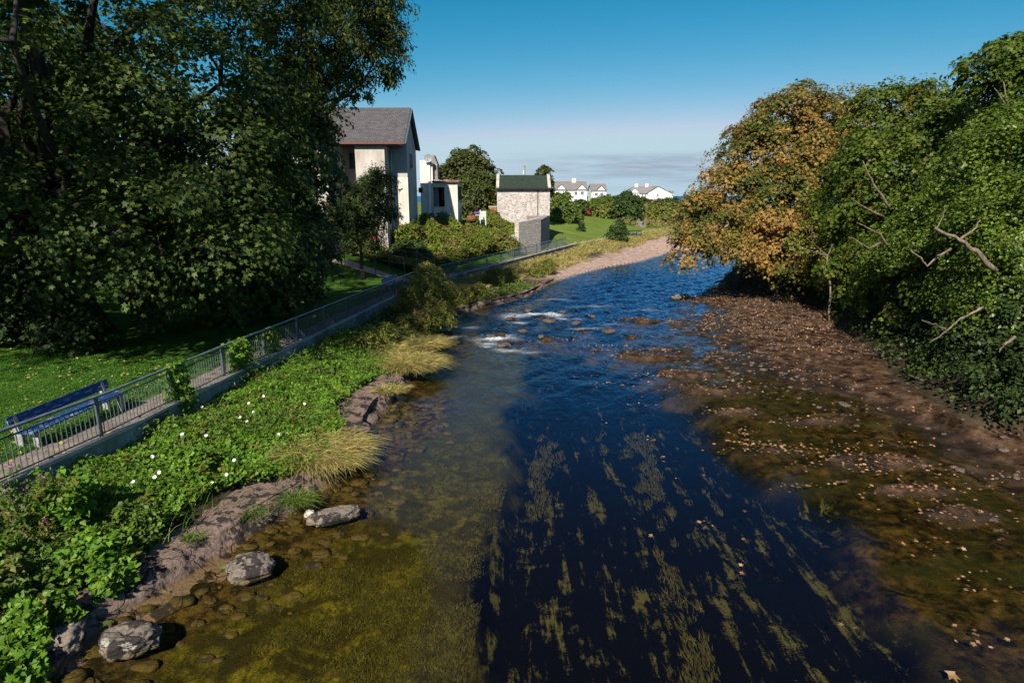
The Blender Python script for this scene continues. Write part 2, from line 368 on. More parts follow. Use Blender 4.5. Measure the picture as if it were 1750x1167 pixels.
# --- ground material: river bed / mud / bank soil / lawn, mixed by where each stands
def m_ground():
    t = NT('ground_cover_soil'); v = t.wcoord()
    fine = t.noise(v, 22, 5, .7); med = t.noise(v, 2.2, 6, .65); big = t.noise(v, .55, 4)
    # lawn
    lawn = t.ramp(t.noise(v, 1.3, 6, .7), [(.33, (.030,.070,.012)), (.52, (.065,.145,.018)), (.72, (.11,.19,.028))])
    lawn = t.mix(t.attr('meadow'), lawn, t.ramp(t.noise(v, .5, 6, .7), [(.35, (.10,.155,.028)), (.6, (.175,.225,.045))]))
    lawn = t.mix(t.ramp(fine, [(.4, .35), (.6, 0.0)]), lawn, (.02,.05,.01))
    soil = t.ramp(med, [(.35, (.025,.02,.013)), (.7, (.085,.065,.04))])
    farrock = t.ramp(t.noise(t.wcoord((1,2.2,3)), 2.2, 7, .7), [(.36, (.13,.085,.065)), (.48, (.36,.25,.20)), (.66, (.52,.40,.34))])
    # bed
    algae = t.ramp(t.noise(v, 4.0, 8, .75), [(.36, (.026,.024,.006)), (.48, (.11,.098,.012)), (.66, (.25,.21,.02))])
    algae = t.mix(t.ramp(t.noise(v, 1.05, 5, .6, .6), [(.45, 0.0), (.55, .9)]), algae, (.024,.019,.007))
    algae = t.mix(t.ramp(t.noise(t.wcoord((1.6,.7,1)), 2.6, 8, .75, .5), [(.50, 0.0), (.60, .85)]), algae, (.018,.016,.006))
    algae = t.mix(t.math('MULTIPLY', t.math('MULTIPLY', t.math('SUBTRACT', t.n('SeparateXYZ', i_Vector=v).outputs[1], 13.0), .12, True), .8, True), algae, t.ramp(fine, [(.38, (.012,.016,.009)), (.62, (.075,.08,.03))]))
    algae = t.mix(t.ramp(fine, [(.42, .5), (.58, 0.0)]), algae, (.04,.04,.008))
    stony = t.mix(t.ramp(t.noise(v, 3.2, 6, .7), [(.44, 0.0), (.58, 1.0)]), (.02,.015,.007), (.11,.075,.02))
    strk = t.noise(t.wcoord((2.3, .30, 1)), 1.5, 8, .7, .25); patch = t.noise(v, 1.5, 7, .72, .4)
    k = t.math('ADD', t.math('MULTIPLY', strk, .62), t.math('MULTIPLY', patch, .38))
    k = t.math('ADD', k, t.math('MULTIPLY', t.math('SUBTRACT', fine, .5), .16))
    sepy = t.n('SeparateXYZ'); t.set(sepy.inputs[0], v)
    k = t.math('SUBTRACT', k, t.math('MULTIPLY', t.math('MAXIMUM', t.math('SUBTRACT', sepy.outputs[1], 14.0), 0.0), .0035))
    gmask = t.ramp(k, [(.535, 0.0), (.59, 1.0)])
    chan = t.mix(gmask, (.0022,.0022,.003), (.085,.082,.026))
    brown = t.ramp(t.noise(v, 2.6, 8, .74, .3), [(.43, (.007,.005,.003)), (.53, (.042,.027,.008)), (.68, (.115,.072,.022))])
    brown = t.mix(t.ramp(t.noise(v, .45, 3), [(.5, 0.0), (.62, .6)]), brown, (.03,.03,.008))
    mud = t.ramp(t.noise(v, 1.7, 8, .72), [(.38, (.010,.006,.004)), (.5, (.055,.032,.019)), (.66, (.15,.092,.058))])
    c = t.mix(t.attr('algae'), chan, algae)
    c = t.mix(t.attr('stony'), c, stony); c = t.mix(t.attr('brown'), c, brown); c = t.mix(t.attr('mud'), c, mud)
    c = t.mix(t.attr('soil'), c, soil); c = t.mix(t.attr('rock'), c, farrock); c = t.mix(t.attr('lawn'), c, lawn)
    wet = t.math('MULTIPLY', t.attr('wet'), t.attr('mud'))
    c = t.mix(t.math('MULTIPLY', wet, .72), c, (.010,.007,.005))
    ro = t.math('SUBTRACT', .88, t.math('MULTIPLY', wet, .5))
    return t.done(t.pbr(c, ro, t.math('ADD', .04, t.math('MULTIPLY', wet, .3)), t.bump(t.math('ADD', fine, med), .85, .06)))
M['ground'] = m_ground()

def grid(xs, ys):
    X, Y = np.meshgrid(xs, ys); n, m = X.shape
    i = np.arange(n * m).reshape(n, m)
    Fi = np.stack([i[:-1,:-1], i[:-1,1:], i[1:,1:], i[1:,:-1]], -1).reshape(-1, 4)
    return X.ravel(), Y.ravel(), Fi
xs = np.concatenate([-np.geomspace(3000, 30, 16), np.arange(-29, -14, 1), np.arange(-14, 24, .2), np.arange(24, 45, .8), np.geomspace(46, 3000, 18)])
ys = np.concatenate([np.arange(-40, 5, 3), np.arange(5, 34, .18), np.arange(34, 66, .32), np.arange(66, 135, .7), np.geomspace(136, 352, 30), [450, 900]])
X, Y, Fi = grid(xs, ys); Z = terrain(X, Y)
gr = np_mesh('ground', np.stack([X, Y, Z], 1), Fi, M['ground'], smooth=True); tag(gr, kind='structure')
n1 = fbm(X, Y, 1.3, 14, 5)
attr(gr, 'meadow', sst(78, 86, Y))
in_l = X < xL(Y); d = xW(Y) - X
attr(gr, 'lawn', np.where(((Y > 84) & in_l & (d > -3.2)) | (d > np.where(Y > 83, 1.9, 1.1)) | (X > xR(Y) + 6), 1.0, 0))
attr(gr, 'soil', np.where(in_l | (X > xR(Y)), 1.0, 0))
attr(gr, 'rock', np.where(in_l & (Y > 92) & (d < -3.0), 1.0, np.where(in_l & (d < -.2) & (Y > 57), sst(57, 63, Y) * (1 - sst(3.5, 6.5, (xL(Y) - X) * np.interp(Y, [80, 90], [1, .62]) + n1) * .9), 0)))
attr(gr, 'algae', (1 - sst(-.55, .45, X - xE(Y) - .45*n1 - .5*fbm(X*1.3, Y*.5, 3.7, 12, 22))) * sst(.5, 2.2, X - xL(Y) + .5*n1))
attr(gr, 'wet', (1 - sst(.03, .13, Z)) * (X > xL(Y)))
attr(gr, 'stony', (1 - sst(.9, 2.6, X - xL(Y) + .9*n1)) * (~in_l))
ismask = np.zeros_like(X)
for (ix, iy, ax, ay, h) in isles: ismask = np.maximum(ismask, np.exp(-((X-ix)/(ax*1.3))**2 - ((Y-iy)/(ay*1.4))**2))
attr(gr, 'brown', np.maximum(sst(-.3, .8, X - xS(Y) + .3*n1), sst(.12, .5, ismask)))
attr(gr, 'mud', np.maximum(sst(-.9, .5, X - xM(Y) + .9*n1), sst(.3, .6, ismask)))

# ------------------------------------------------------------------ water
def m_water():
    t = NT('river_water'); v = t.wcoord()
    a = t.noise(t.wcoord((1, .55, 1)), 2.2, 3, .55, .6); b = t.noise(t.wcoord((1, .6, 1)), 9, 3, .6); c = t.noise(v, .6, 2)
    ru = t.attr('rough')
    h = t.math('ADD', t.math('MULTIPLY', a, t.math('ADD', .12, t.math('MULTIPLY', ru, 4.6))), t.math('MULTIPLY', b, t.math('ADD', .035, t.math('MULTIPLY', ru, .9))))
    h = t.math('ADD', h, t.math('MULTIPLY', c, .2))
    nm = t.bump(h, .6, .09)
    geo = t.n('NewGeometry'); dt = t.n('VectorMath', operation='DOT_PRODUCT'); t.set(dt.inputs[0], geo.outputs['Incoming']); t.set(dt.inputs[1], nm)
    om = t.math('SUBTRACT', 1.0, t.math('ABSOLUTE', dt.outputs['Value']), True)
    fres = t.math('ADD', .025, t.math('MULTIPLY', t.math('POWER', om, 5.0), .95), True)
    gl = t.n('BsdfGlossy'); gl.inputs['Roughness'].default_value = .03; t.set(gl.inputs['Normal'], nm); gl.inputs['Color'].default_value = (.30,.66,1,1)
    tr = t.n('BsdfTransparent'); tr.inputs[0].default_value = (.90,.86,.70,1)
    mx = t.n('MixShader'); t.set(mx.inputs[0], fres); t.set(mx.inputs[1], tr.outputs[0]); t.set(mx.inputs[2], gl.outputs[0])
    fo = t.n('BsdfDiffuse'); fo.inputs[0].default_value = (.75,.78,.8,1)
    fm = t.math('MULTIPLY', t.attr('foam'), t.ramp(t.noise(t.wcoord((.8, 1.8, 1)), 10, 8, .8, .9), [(.45, 0.0), (.52, 1.0)]), True)
    m2 = t.n('MixShader'); t.set(m2.inputs[0], fm); t.set(m2.inputs[1], mx.outputs[0]); t.set(m2.inputs[2], fo.outputs[0])
    return t.done(m2.outputs[0])
M['water'] = m_water()
xs = np.concatenate([np.arange(-16, -6, 2.), np.arange(-6, 26, .2), np.arange(26, 60, 1.), np.arange(60, 165, 6)])
ys = np.concatenate([np.arange(-40, 24, 2.), np.arange(24, 64, .2), np.arange(64, 120, .45)])
X, Y, Fi = grid(xs, ys)
foam = np.zeros_like(X); rough = np.zeros_like(X)
for px, py, ax, ay, s in [(890,552,.5,.2,.6),(960,545,.5,.2,.6),(865,572,.4,.25,.8),(990,545,.5,.15,.45),(830,592,.3,.2,.6),(1040,555,.5,.15,.4),(780,575,.4,.2,.4),(915,538,1.5,.36,1.05),(945,537,.8,.25,.8),(880,541,.7,.4,.8),(848,580,.9,.36,1.1),(835,588,.5,.25,.6),(870,600,.7,.25,.5),(905,602,.5,.2,.4),(1000,562,.9,.2,.35),(1010,524,1.4,.3,.25),(800,560,.6,.3,.3),(950,512,1.0,.3,.3),(1100,530,1.0,.25,.25)]:
    q = P(px, py); g = np.exp(-((X-q[0])/ax)**2 - ((Y-q[1])/ay)**2); foam = np.maximum(foam, g*s)
    rough = np.maximum(rough, np.exp(-((X-q[0])/(ax*2.6))**2 - ((Y-q[1])/(ay*5))**2)*min(1, s*1.2))
rough = np.maximum(rough, .38 * sst(18, 32, Y) + .25 * sst(30, 50, Y))
Z = .10 * rough * (fbm(X * .8, Y, 2.6, 14, 3) + .6 * fbm(X, Y, 4.2, 10, 25)) + .06 * foam * np.abs(fbm(X, Y, 5, 12, 20))
wt = np_mesh('river', np.stack([X, Y, Z], 1), Fi, M['water'], smooth=True); tag(wt, kind='structure')
attr(wt, 'foam', foam); attr(wt, 'rough', rough)
def m_sea():
    t = NT('sea_water'); n = t.noise(t.wcoord((.02,.1,1)), 1, 4)
    return t.done(t.pbr(t.ramp(n, [(.4, (.012,.085,.17)), (.6, (.02,.11,.21))]), .45, .4, t.bump(n, .3, .5)))
sea = np_mesh('sea', np.array([[-9000,345,-1],[9000,345,-1],[9000,30000,-1],[-9000,30000,-1]]), np.array([[0,1,2,3]]), m_sea()); tag(sea, kind='structure')

# ------------------------------------------------------------------ path, wall
def ribbon(off0, off1, y0, y1, step, dz, up=None):
    yy = np.arange(y0, y1 + step*.5, step); a = xW(yy) - off0; b = xW(yy) - off1
    V = np.concatenate([np.stack([a, yy, zP(yy) + dz], 1), np.stack([b, yy, zP(yy) + dz], 1)])
    n = len(yy); i = np.arange(n-1)
    return V, np.stack([i, i+1, n+i+1, n+i], 1)
V, Fi = ribbon(.12, 1.15, -20, 83, .5, .012); o = np_mesh('path', V, Fi[:, ::-1], M['path']); tag(o, kind='structure')
V, Fi = ribbon(.3, 1.7, 83.5, 140, .5, .03); o = np_mesh('gravel_path', V, Fi[:, ::-1], M['farpath']); tag(o, kind='structure')
def sweep(yy, xo, prof, name, mat, parent=None):
    """closed profile [(dx,dz)] swept along the fence line"""
    k = len(prof); V = []
    for y in yy:
        for dx, dz in prof: V.append((float(xW(y)) + xo + dx, y, float(zP(y)) + dz))
    n = len(yy); Fi = [(i*k+j, i*k+(j+1) % k, (i+1)*k+(j+1) % k, (i+1)*k+j) for i in range(n-1) for j in range(k)]
    mb = MB(); mb.add(V, Fi + [tuple(range(k))[::-1], tuple((n-1)*k+j for j in range(k))]); return mb.build(name, mat, parent)
yy = np.arange(-10, 82.6, .5)
wall = empty('retaining_wall', (-10.6, 14, 1.2), 'low grey concrete retaining wall under the railing along the riverside path', 'wall')
sweep(yy, 0, [(-.12,-1.1),(.14,-1.1),(.14,.055),(-.12,.055)], 'wall_face', M['concrete'], wall)
sweep(yy, 0, [(.0,.058),(.20,.058),(.20,.125),(.0,.125)], 'coping', M['lip'], wall)

# ------------------------------------------------------------------ railing
def fpt(y, off=-.03, dz=0.0): return Vector((float(xW(y)) + off, y, float(zP(y)) + dz))
def arc_ys(y0, y1, step):
    out = [y0]; y = y0; acc = 0
    while y < y1:
        p = fpt(y); y2 = y + .02; acc += (fpt(y2) - p).length; y = y2
        if acc >= step: out.append(y); acc = 0
    return out
def railing(name, label, y0, y1, bar_w):
    r = empty(name, fpt(y0), label, 'railing')
    py = arc_ys(y0, y1, 3.0)
    ht = 1.13
    for i, y in enumerate(py):
        MB().box(-.038, .038, -.038, .038, 0, ht - .02).build('post', M['metal'], None)
        o = COL.objects[-1] if False else bpy.context.scene.collection.objects[-1]
        o.location = fpt(y, -.03, .03); o.parent = r; o.matrix_parent_inverse = WORLD(r).inverted()
    top = [fpt(y, -.03, ht + .03) for y in np.arange(py[0], py[-1] + .01, .5)] + [fpt(py[-1], -.03, ht + .03)]
    MB().tube(top, .042, 8).build('handrail', M['metalblue'], r, True)
    for a, b in zip(py[:-1], py[1:]):
        mb = MB()
        A, B = fpt(a), fpt(b)
        for zz in (.17, ht - .13): mb.bar(A + Vector((0,0,zz)), B + Vector((0,0,zz)), .03, .03)
        L = (B - A).length; n = int(L / .137)
        for k in range(1, n):
            q = A.lerp(B, k / n); mb.bar(q + Vector((0,0,.17)), q + Vector((0,0,ht-.13)), bar_w, bar_w, (0,1,0))
        q = A.lerp(B, .5); mb.bar(q + Vector((0,0,.0)), q + Vector((0,0,.16)), .04, .04, (0,1,0))
        mb.build('bar_panel', M['metal'], r)
    return r
railing('path_railing', 'long grey metal railing beside the two blue benches, vines climbing its bars', 6.2, 52.6, .017)
railing('path_railing', 'grey metal railing on the far stretch of path below the stone cottage', 52.9, 82.2, .024)

# ramp handrail near the house
hp = [PY(588,423,51), PY(640,432,50.5), PY(690,440,50), PY(722,446,49.5)]
hr = empty('ramp_handrail', hp[0], 'two bar galvanised handrail on the ramp leading up to the grey house', 'handrail')
for p in hp:
    g = G(p[0], p[1]); MB().tube([(p[0], p[1], g-.1), (p[0], p[1], p[2])], .03, 6).build('post', M['metal'], hr)
MB().tube(hp + [hp[-1] + np.array([.18,-.05,-.12])], .03, 6).build('top_rail', M['metal'], hr)
MB().tube([p - np.array([0,0,.5]) for p in hp], .025, 6).build('mid_rail', M['metal'], hr)
hp2 = [p + np.array([0.6,2.6,.15]) for p in hp]
hr = empty('ramp_handrail', hp2[0], 'second galvanised handrail behind the first on the ramp, against the overgrown garden', 'handrail')
for p in hp2:
    g = G(p[0], p[1]); MB().tube([(p[0], p[1], g-.1), (p[0], p[1], p[2])], .03, 6).build('post', M['metal'], hr)
MB().tube(hp2, .03, 6).build('top_rail', M['metal'], hr)
xx = np.linspace(-20, -7.6, 30); yr = np.interp(xx, [-20,-7.6], [53.2, 49.6])
V = np.concatenate([np.stack([xx, yr-.0, [G(a,b)+.05 for a,b in zip(xx, yr)]],1), np.stack([xx, yr+1.5, [G(a,b)+.05 for a,b in zip(xx, yr+1.5)]],1)])
i = np.arange(29); o = np_mesh('ramp_path', V, np.stack([i, i+1, 31+i, 30+i],1), M['farpath']); tag(o, kind='structure')

# ------------------------------------------------------------------ benches
def bench(loc, ang, label, mat, L=2.6):
    b = empty('park_bench', loc, label, 'bench', rz=ang)
    REL[0] = True
    for s in (-1, 1):
        x = s * (L/2 - .22)
        mb = MB(); mb.prism([(x-.05,-.30,-.1),(x-.05,-.16,-.1),(x-.05,-.16,.36),(x-.05,.12,.36),(x-.05,.16,-.1),(x-.05,.30,-.1),(x-.05,.36,.80),(x-.05,.28,.82),(x-.05,.17,.46),(x-.05,-.30,.43)], (.10,0,0))
        mb.build('leg', M['pad'], b)
    mb = MB(); mb.box(-L/2, L/2, -.34, -.13, .433, .475); mb.build('seat_plank', mat, b)
    mb = MB(); mb.box(-L/2, L/2, -.10, .12, .433, .475); mb.build('seat_plank', mat, b)
    mb = MB(); mb.add([(-L/2,.235,.58),(L/2,.235,.58),(L/2,.275,.57),(-L/2,.275,.57),(-L/2,.285,.84),(L/2,.285,.84),(L/2,.325,.83),(-L/2,.325,.83)],
              [(0,3,2,1),(4,5,6,7),(0,1,5,4),(1,2,6,5),(2,3,7,6),(3,0,4,7)]); mb.build('back_plank', mat, b)
    REL[0] = False
    return b
def bench_at(ya, yb, off, label, mat):
    a = Vector((float(xW(ya)) - off, ya, 0)); c = Vector((float(xW(yb)) - off, yb, 0)); m = (a + c) / 2
    z = float(zP(m.y)) + .02
    ang = math.atan2(c.y - a.y, c.x - a.x)
    return bench((m.x, m.y, z), ang, label, mat, (c - a).length)
bench_at(14.5, 17.9, 1.45, 'long bench with flaking blue planks and concrete legs beside the near path', M['blue'])
bench_at(45.0, 48.3, 1.5, 'small plain blue bench behind the railing near the ramp to the house', M['cleanblue'])

# ------------------------------------------------------------------ foliage engine
T = {}
T['kite'] = (np.array([(0,0,0),(-.36,.42,.10),(0,1,0),(.36,.42,.10)]), np.array([(0,2,1),(0,3,2)]))
T['slim'] = (np.array([(0,0,0),(-.17,.45,.05),(0,1,-.05),(.17,.45,.05)]), np.array([(0,2,1),(0,3,2)]))
_pol = [(0,1.0),(24,.5),(48,.92),(85,.42),(112,.66)]
_pm = [(math.sin(math.radians(a))*r, math.cos(math.radians(a))*r) for a, r in _pol]
_poly = [_pm[0]] + _pm[1:] + [(0,-.18)] + [(-x, y) for x, y in reversed(_pm[1:])]
T['palm'] = (np.array([(x*.62, (y+.18)*.75, -.10*abs(x)-.06*y) for x, y in _poly]), np.array([list(range(len(_poly)))[::-1]]))
_heart = [(0,0),(-.33,-.12),(-.42,.22),(-.22,.62),(0,1),(.22,.62),(.42,.22),(.33,-.12)]
T['heart'] = (np.array([(x, y, .12*abs(x)-.1*y*y) for x, y in _heart]), np.array([list(range(8))[::-1]]))

def unit(v): return v / np.maximum(np.linalg.norm(v, axis=-1, keepdims=True), 1e-9)
def leaves(name, C, N, S, shape, mat, parent=None, droop=.5):
    tv, tf = T[shape]; n = len(C)
    N = unit(N); t = rng.normal(0, 1, (n, 3)); t[:, 2] -= droop * 1.4
    t = unit(t - (t * N).sum(1, keepdims=True) * N); b = np.cross(t, N)
    S = np.asarray(S).reshape(-1, 1, 1) if not np.isscalar(S) else S
    V = C[:, None] + S * (tv[None, :, 0:1] * b[:, None] + tv[None, :, 1:2] * t[:, None] + tv[None, :, 2:3] * N[:, None])
    k = len(tv); Fi = (np.arange(n)[:, None, None] * k + tf[None]).reshape(-1, tf.shape[1])
    return np_mesh(name, V.reshape(-1, 3), Fi, mat, parent)

def crown(lobes, nclump, per, cr, flat=.55, shell=(.72, 1.06), up=.55, inner=.12, low=-.75):
    """lobes [(x,y,z,r)]; returns leaf centres, normals, clump centres"""
    L = np.array(lobes); wgt = L[:, 3]**2; idx = rng.choice(len(L), nclump, p=wgt / wgt.sum())
    d = unit(rng.normal(0, 1, (nclump, 3))); d[:, 2] = np.where(d[:, 2] < low, -d[:, 2], d[:, 2])
    rr = rng.uniform(shell[0], shell[1], nclump); inn = rng.random(nclump) < inner; rr[inn] *= rng.uniform(.3, .8, inn.sum())
    wob = 1 + .22 * np.sin(d[:, 0]*5 + idx*1.7) * np.cos(d[:, 2]*6 + idx) + .1 * np.sin(d[:, 1]*9 + idx*.7)
    c = L[idx, :3] + d * (L[idx, 3] * rr * wob)[:, None] * np.array([1, 1, .95])
    # drop clumps deep inside another lobe
    deep = np.zeros(nclump, bool)
    for j in range(len(L)):
        q = np.linalg.norm(c - L[j, :3], axis=1) / L[j, 3]; deep |= (q < .55) & (idx != j)
    keep = ~deep | (rng.random(nclump) < .15)
    c, d = c[keep], d[keep]; m = len(c)
    axis = unit(d * .6 + np.array([0, 0, up]))
    sz = cr * rng.uniform(.45, 1.55, m)
    e = unit(rng.normal(0, 1, (m, per, 3))); s = (e * axis[:, None]).sum(2, keepdims=True)
    e = np.where(s < -.15, -e, e)
    rad = rng.random((m, per, 1))**.38
    loc = e * rad * sz[:, None, None]; ax = (loc * axis[:, None]).sum(2, keepdims=True)
    loc = loc - axis[:, None] * ax * (1 - flat)
    C = c[:, None] + loc; C[..., 2] -= .25 * (np.linalg.norm(loc[..., :2], axis=2)**2) / sz[:, None]
    Nn = unit(e * .55 + axis[:, None] * .7 + rng.normal(0, .38, (m, per, 3)))
    return C.reshape(-1, 3), Nn.reshape(-1, 3), c

def px_lobes(lst): return [(*PY(a, b, Y), r) for a, b, Y, r in lst]
def limb(mb, a, b, r0, r1, sag=.0, n=6, wob=.12):
    a = np.array(a); b = np.array(b); L = np.linalg.norm(b - a); pts = []; rad = []
    j1, j2 = rng.normal(0, wob * L * .5, 3), rng.normal(0, wob * L * .35, 3)
    for i in range(n + 1):
        t = i / n; p = a + (b - a) * t + j1 * math.sin(math.pi * t) + j2 * math.sin(2 * math.pi * t) + np.array([0, 0, sag * L * math.sin(math.pi * t)])
        pts.append(p); rad.append(r0 + (r1 - r0) * t**.8)
    mb.tube(pts, rad, 7); return pts
def tree(name, label, lobes, base, mats, nclump, per, cr, leaf, shape='palm', trunk_r=.35, fork=.3, bark='bark', ground=None,
         extra=(), group=None, flat=.55, low=-.75, twigs=30, cat='tree', shell=(.72, 1.06), inner=.12, droop=.5, up=.55, stems=1, clip=None):
    bx, by = base; bz = G(bx, by) - .15
    o = empty(name, (bx, by, bz), label, cat, group)
    C, N, cc = crown(lobes, nclump, per, cr, flat, shell, up, inner, low)
    ok = C[:, 2] > terrain(C[:, 0], C[:, 1]) + .12
    ok &= C[:, 2] > .25
    if clip is not None: ok &= clip(C)
    C, N = C[ok], N[ok]
    leaves('crown', C, N, leaf * rng.uniform(.5, 1.35, len(C)), shape, mats, o, droop)
    L = np.array(lobes); top = L[:, 2].max(); mb = MB()
    cen = np.average(L[:, :3], axis=0, weights=L[:, 3]**2)
    fk = np.array([bx + (cen[0]-bx)*.35, by + (cen[1]-by)*.35, bz + (top - bz) * fork])
    for s in range(stems):
        b0 = np.array([bx, by, bz]) + (rng.normal(0, .35, 3) * [1, 1, 0] if s else 0)
        fks = fk + (rng.normal(0, .5, 3) if s else 0)
        pts = [b0 + (fks - b0) * t + rng.normal(0, .05, 3) * (0 < t < 1) for t in np.linspace(0, 1, 6)]
        mb.tube(pts, [trunk_r * q for q in (1.35, 1.05, .95, .88, .82, .72)], 10)
        for j in range(len(L)):
            if stems > 1 and j % stems != s: continue
            e = L[j, :3] + np.array([0, 0, -.15 * L[j, 3]])
            lp = limb(mb, fks, e, trunk_r * .5, trunk_r * .12, .06)
    sel = cc[rng.choice(len(cc), min(twigs, len(cc)), replace=False)]
    for c in sel:
        j = np.argmin(np.linalg.norm(L[:, :3] - c, axis=1)); limb(mb, L[j, :3] - [0, 0, .15*L[j, 3]], c, trunk_r * .14, .012, .05, 4)
    mb.build('trunk', M[bark], o, True)
    for pts, r0, r1 in extra:
        m2 = MB(); n = len(pts)
        # smooth the polyline
        q = [np.array(p) for p in pts]; sm = [q[0]]
        for a, b in zip(q[:-1], q[1:]):
            for t in (.25, .5, .75, 1.0): sm.append(a + (b - a) * t + rng.normal(0, .02, 3))
        m2.tube(sm, [r0 + (r1 - r0) * i / (len(sm)-1) for i in range(len(sm))], 7); m2.build('bare_branch', M['bark_pale'], o, True)
    return o

# ------------------------------------------------------------------ LEFT TREES
tree('sycamore_tree', 'huge dark sycamore overhanging the shaded lawn behind the near blue bench',
     px_lobes([(60,110,24,4.3),(235,70,26,4.6),(110,300,23,3.9),(290,215,25,4.0),(330,360,26,3.6),(375,120,26.5,3.3),(40,420,24,3.2),
               (170,430,26,3.2),(405,290,24.5,2.4),(455,345,28,1.9),(250,455,26,2.5),(390,430,23.5,2.2),(110,480,26,2.3),(330,470,28,2.0),(445,440,27.5,1.8),(500,430,28.5,1.6),(425,190,27.5,1.9),(20,395,20.5,2.4),(110,440,21,2.0),(200,400,21.5,2.2),(280,430,22,1.8)])
     + [(-20,13,17.5,5),(-26,12,14,6),(-14,15.5,18.5,4.5),(-14.6,15,10.8,2.4),(-17.2,16,10.8,2.8),(-12.8,17.5,12.0,1.8),(-29,18,8,5),(-25,19,12,5)]  # unseen lobes beyond the frame, added to shade the visible crown front
     + px_lobes([(-130,60,25,5.5),(-140,330,24,5),(-260,420,27,6),(-300,150,30,7),(180,-120,25,5.5),(430,-60,29,4.5),(-60,-200,26,6)]),
     (-18.5, 27.5), M['syc'], 1500, 128, 1.2, .195, 'palm', .62, .28, 'bark', twigs=60, low=-.6, clip=lambda C: C[:, 2] > 3.75 + .6 * np.sin(C[:, 0] * 1.9) * np.cos(C[:, 1] * 1.3))
tree('sycamore_tree', 'second sycamore with a drooping dark crown between the huge one and the grey house',
     px_lobes([(480,240,33,3.0),(478,350,33,2.5),(470,430,32,2.3),(505,425,34,1.8),(500,365,35,1.4),(420,430,32,2.4),(505,220,35,1.6),(400,470,31,2.2),(500,480,33,1.8),(300,480,29,2.0)]),
     (-13.8, 34.5), M['syc'], 900, 60, .8, .24, 'palm', .38, .3, 'bark', low=-.9)
tree('sycamore_tree', 'farthest dark sycamore on the lawn, half hidden behind the huge one',
     px_lobes([(60,330,44,5),(160,380,45,4.2),(250,330,46,5),(-60,300,44,6),(330,390,46,4.2),(200,200,46,6),(420,380,48,4),(100,420,42,3.5),(-150,350,38,7),(300,430,44,2.5),(-120,150,38,8)]),
     (-30, 46), M['syc'], 1500, 60, 1.5, .42, 'kite', .5, .3, 'bark')
tree('ash_tree', 'tall ash with feathery sunlit crown hanging over the slate roof',
     px_lobes([(590,30,37,3.0),(540,95,36,2.2),(640,95,37,1.8),(655,60,37,1.3),(520,20,36,3.5),(590,120,37,1.3),(655,130,37,.9),(570,-70,37,4),(630,0,37,2.0),(500,150,35,2.2),(615,160,37,.7)]),
     (-14.6, 38), M['ash'], 1500, 50, .55, .24, 'slim', .34, .5, 'bark_mid', flat=.8, droop=.9, shell=(.55,1.05), inner=.2)
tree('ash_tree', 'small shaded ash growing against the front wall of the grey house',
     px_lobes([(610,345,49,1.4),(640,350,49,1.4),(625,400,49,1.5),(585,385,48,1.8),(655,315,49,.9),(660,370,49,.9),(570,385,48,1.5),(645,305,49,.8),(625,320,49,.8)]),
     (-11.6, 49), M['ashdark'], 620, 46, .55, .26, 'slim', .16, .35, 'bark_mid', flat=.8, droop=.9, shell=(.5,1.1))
# undergrowth below the left trees
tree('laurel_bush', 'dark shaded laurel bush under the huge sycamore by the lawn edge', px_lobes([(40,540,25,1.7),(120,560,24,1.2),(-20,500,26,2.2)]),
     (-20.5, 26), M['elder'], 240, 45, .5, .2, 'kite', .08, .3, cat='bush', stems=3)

# ------------------------------------------------------------------ RIGHT TREES
tree('autumn_sycamore', 'tree with orange and brown autumn leaves overhanging the far water',
     px_lobes([(1350,228,51,3.4),(1425,225,52,3.0),(1300,275,50,2.9),(1250,340,49,2.6),(1215,392,48,2.4),(1188,428,47,1.7),(1330,355,48,3.6),(1415,315,48,3.3),
               (1275,425,47,2.2),(1350,440,47,2.6),(1420,420,46,2.8),(1460,280,50,2.8)]),
     (23.4, 53), M['autumn'], 1300, 88, .92, .22, 'palm', .42, .25, 'bark_mid', low=-.6, twigs=60,
     extra=[([PY(1290,205,49),PY(1278,190,49),PY(1272,178,49)],.03,.01),([PY(1285,235,49),PY(1268,222,49),PY(1262,205,49)],.03,.01)])
tree('sycamore_tree', 'broad green sycamore between the autumn tree and the tallest tree on the right bank',
     px_lobes([(1515,215,41,2.4),(1585,210,39,2.1),(1620,270,37,3.0),(1520,310,39,3.2),(1480,405,41,2.6),(1560,400,37,3.0),(1640,370,35,3.0),(1470,340,42,2.6)]),
     (25.8, 40), M['green'], 900, 88, .95, .21, 'palm', .4, .25, 'bark_mid', twigs=50,
     extra=[([PY(1520,355,35),PY(1497,320,35),PY(1485,300,35),PY(1475,275,35)],.07,.02), ([PY(1510,370,35),PY(1470,350,35),PY(1455,338,35)],.05,.015),
            ([PY(1666,330,30),PY(1645,295,30),PY(1637,262,30),PY(1624,225,30)],.12,.04), ([PY(1637,285,30),PY(1668,272,30),PY(1682,282,30)],.05,.02)])
tree('sycamore_tree', 'tallest tree on the right bank, tiered dark crown with sky showing between its limbs',
     px_lobes([(1700,130,32,1.6),(1735,108,32,1.4),(1690,165,32,1.3),(1800,160,31,2.4),(1770,190,32,1.9),(1830,230,31,3.5),(1735,150,33,1.4),(1700,225,33,1.5)]),
     (28.5, 30.5), M['green'], 620, 50, .62, .2, 'palm', .34, .3, 'bark_mid', flat=.4, low=-.3,
     extra=[([PY(1735,215,30),PY(1722,180,30),PY(1715,140,30)],.07,.02),([PY(1722,185,30),PY(1700,150,30)],.04,.015)])
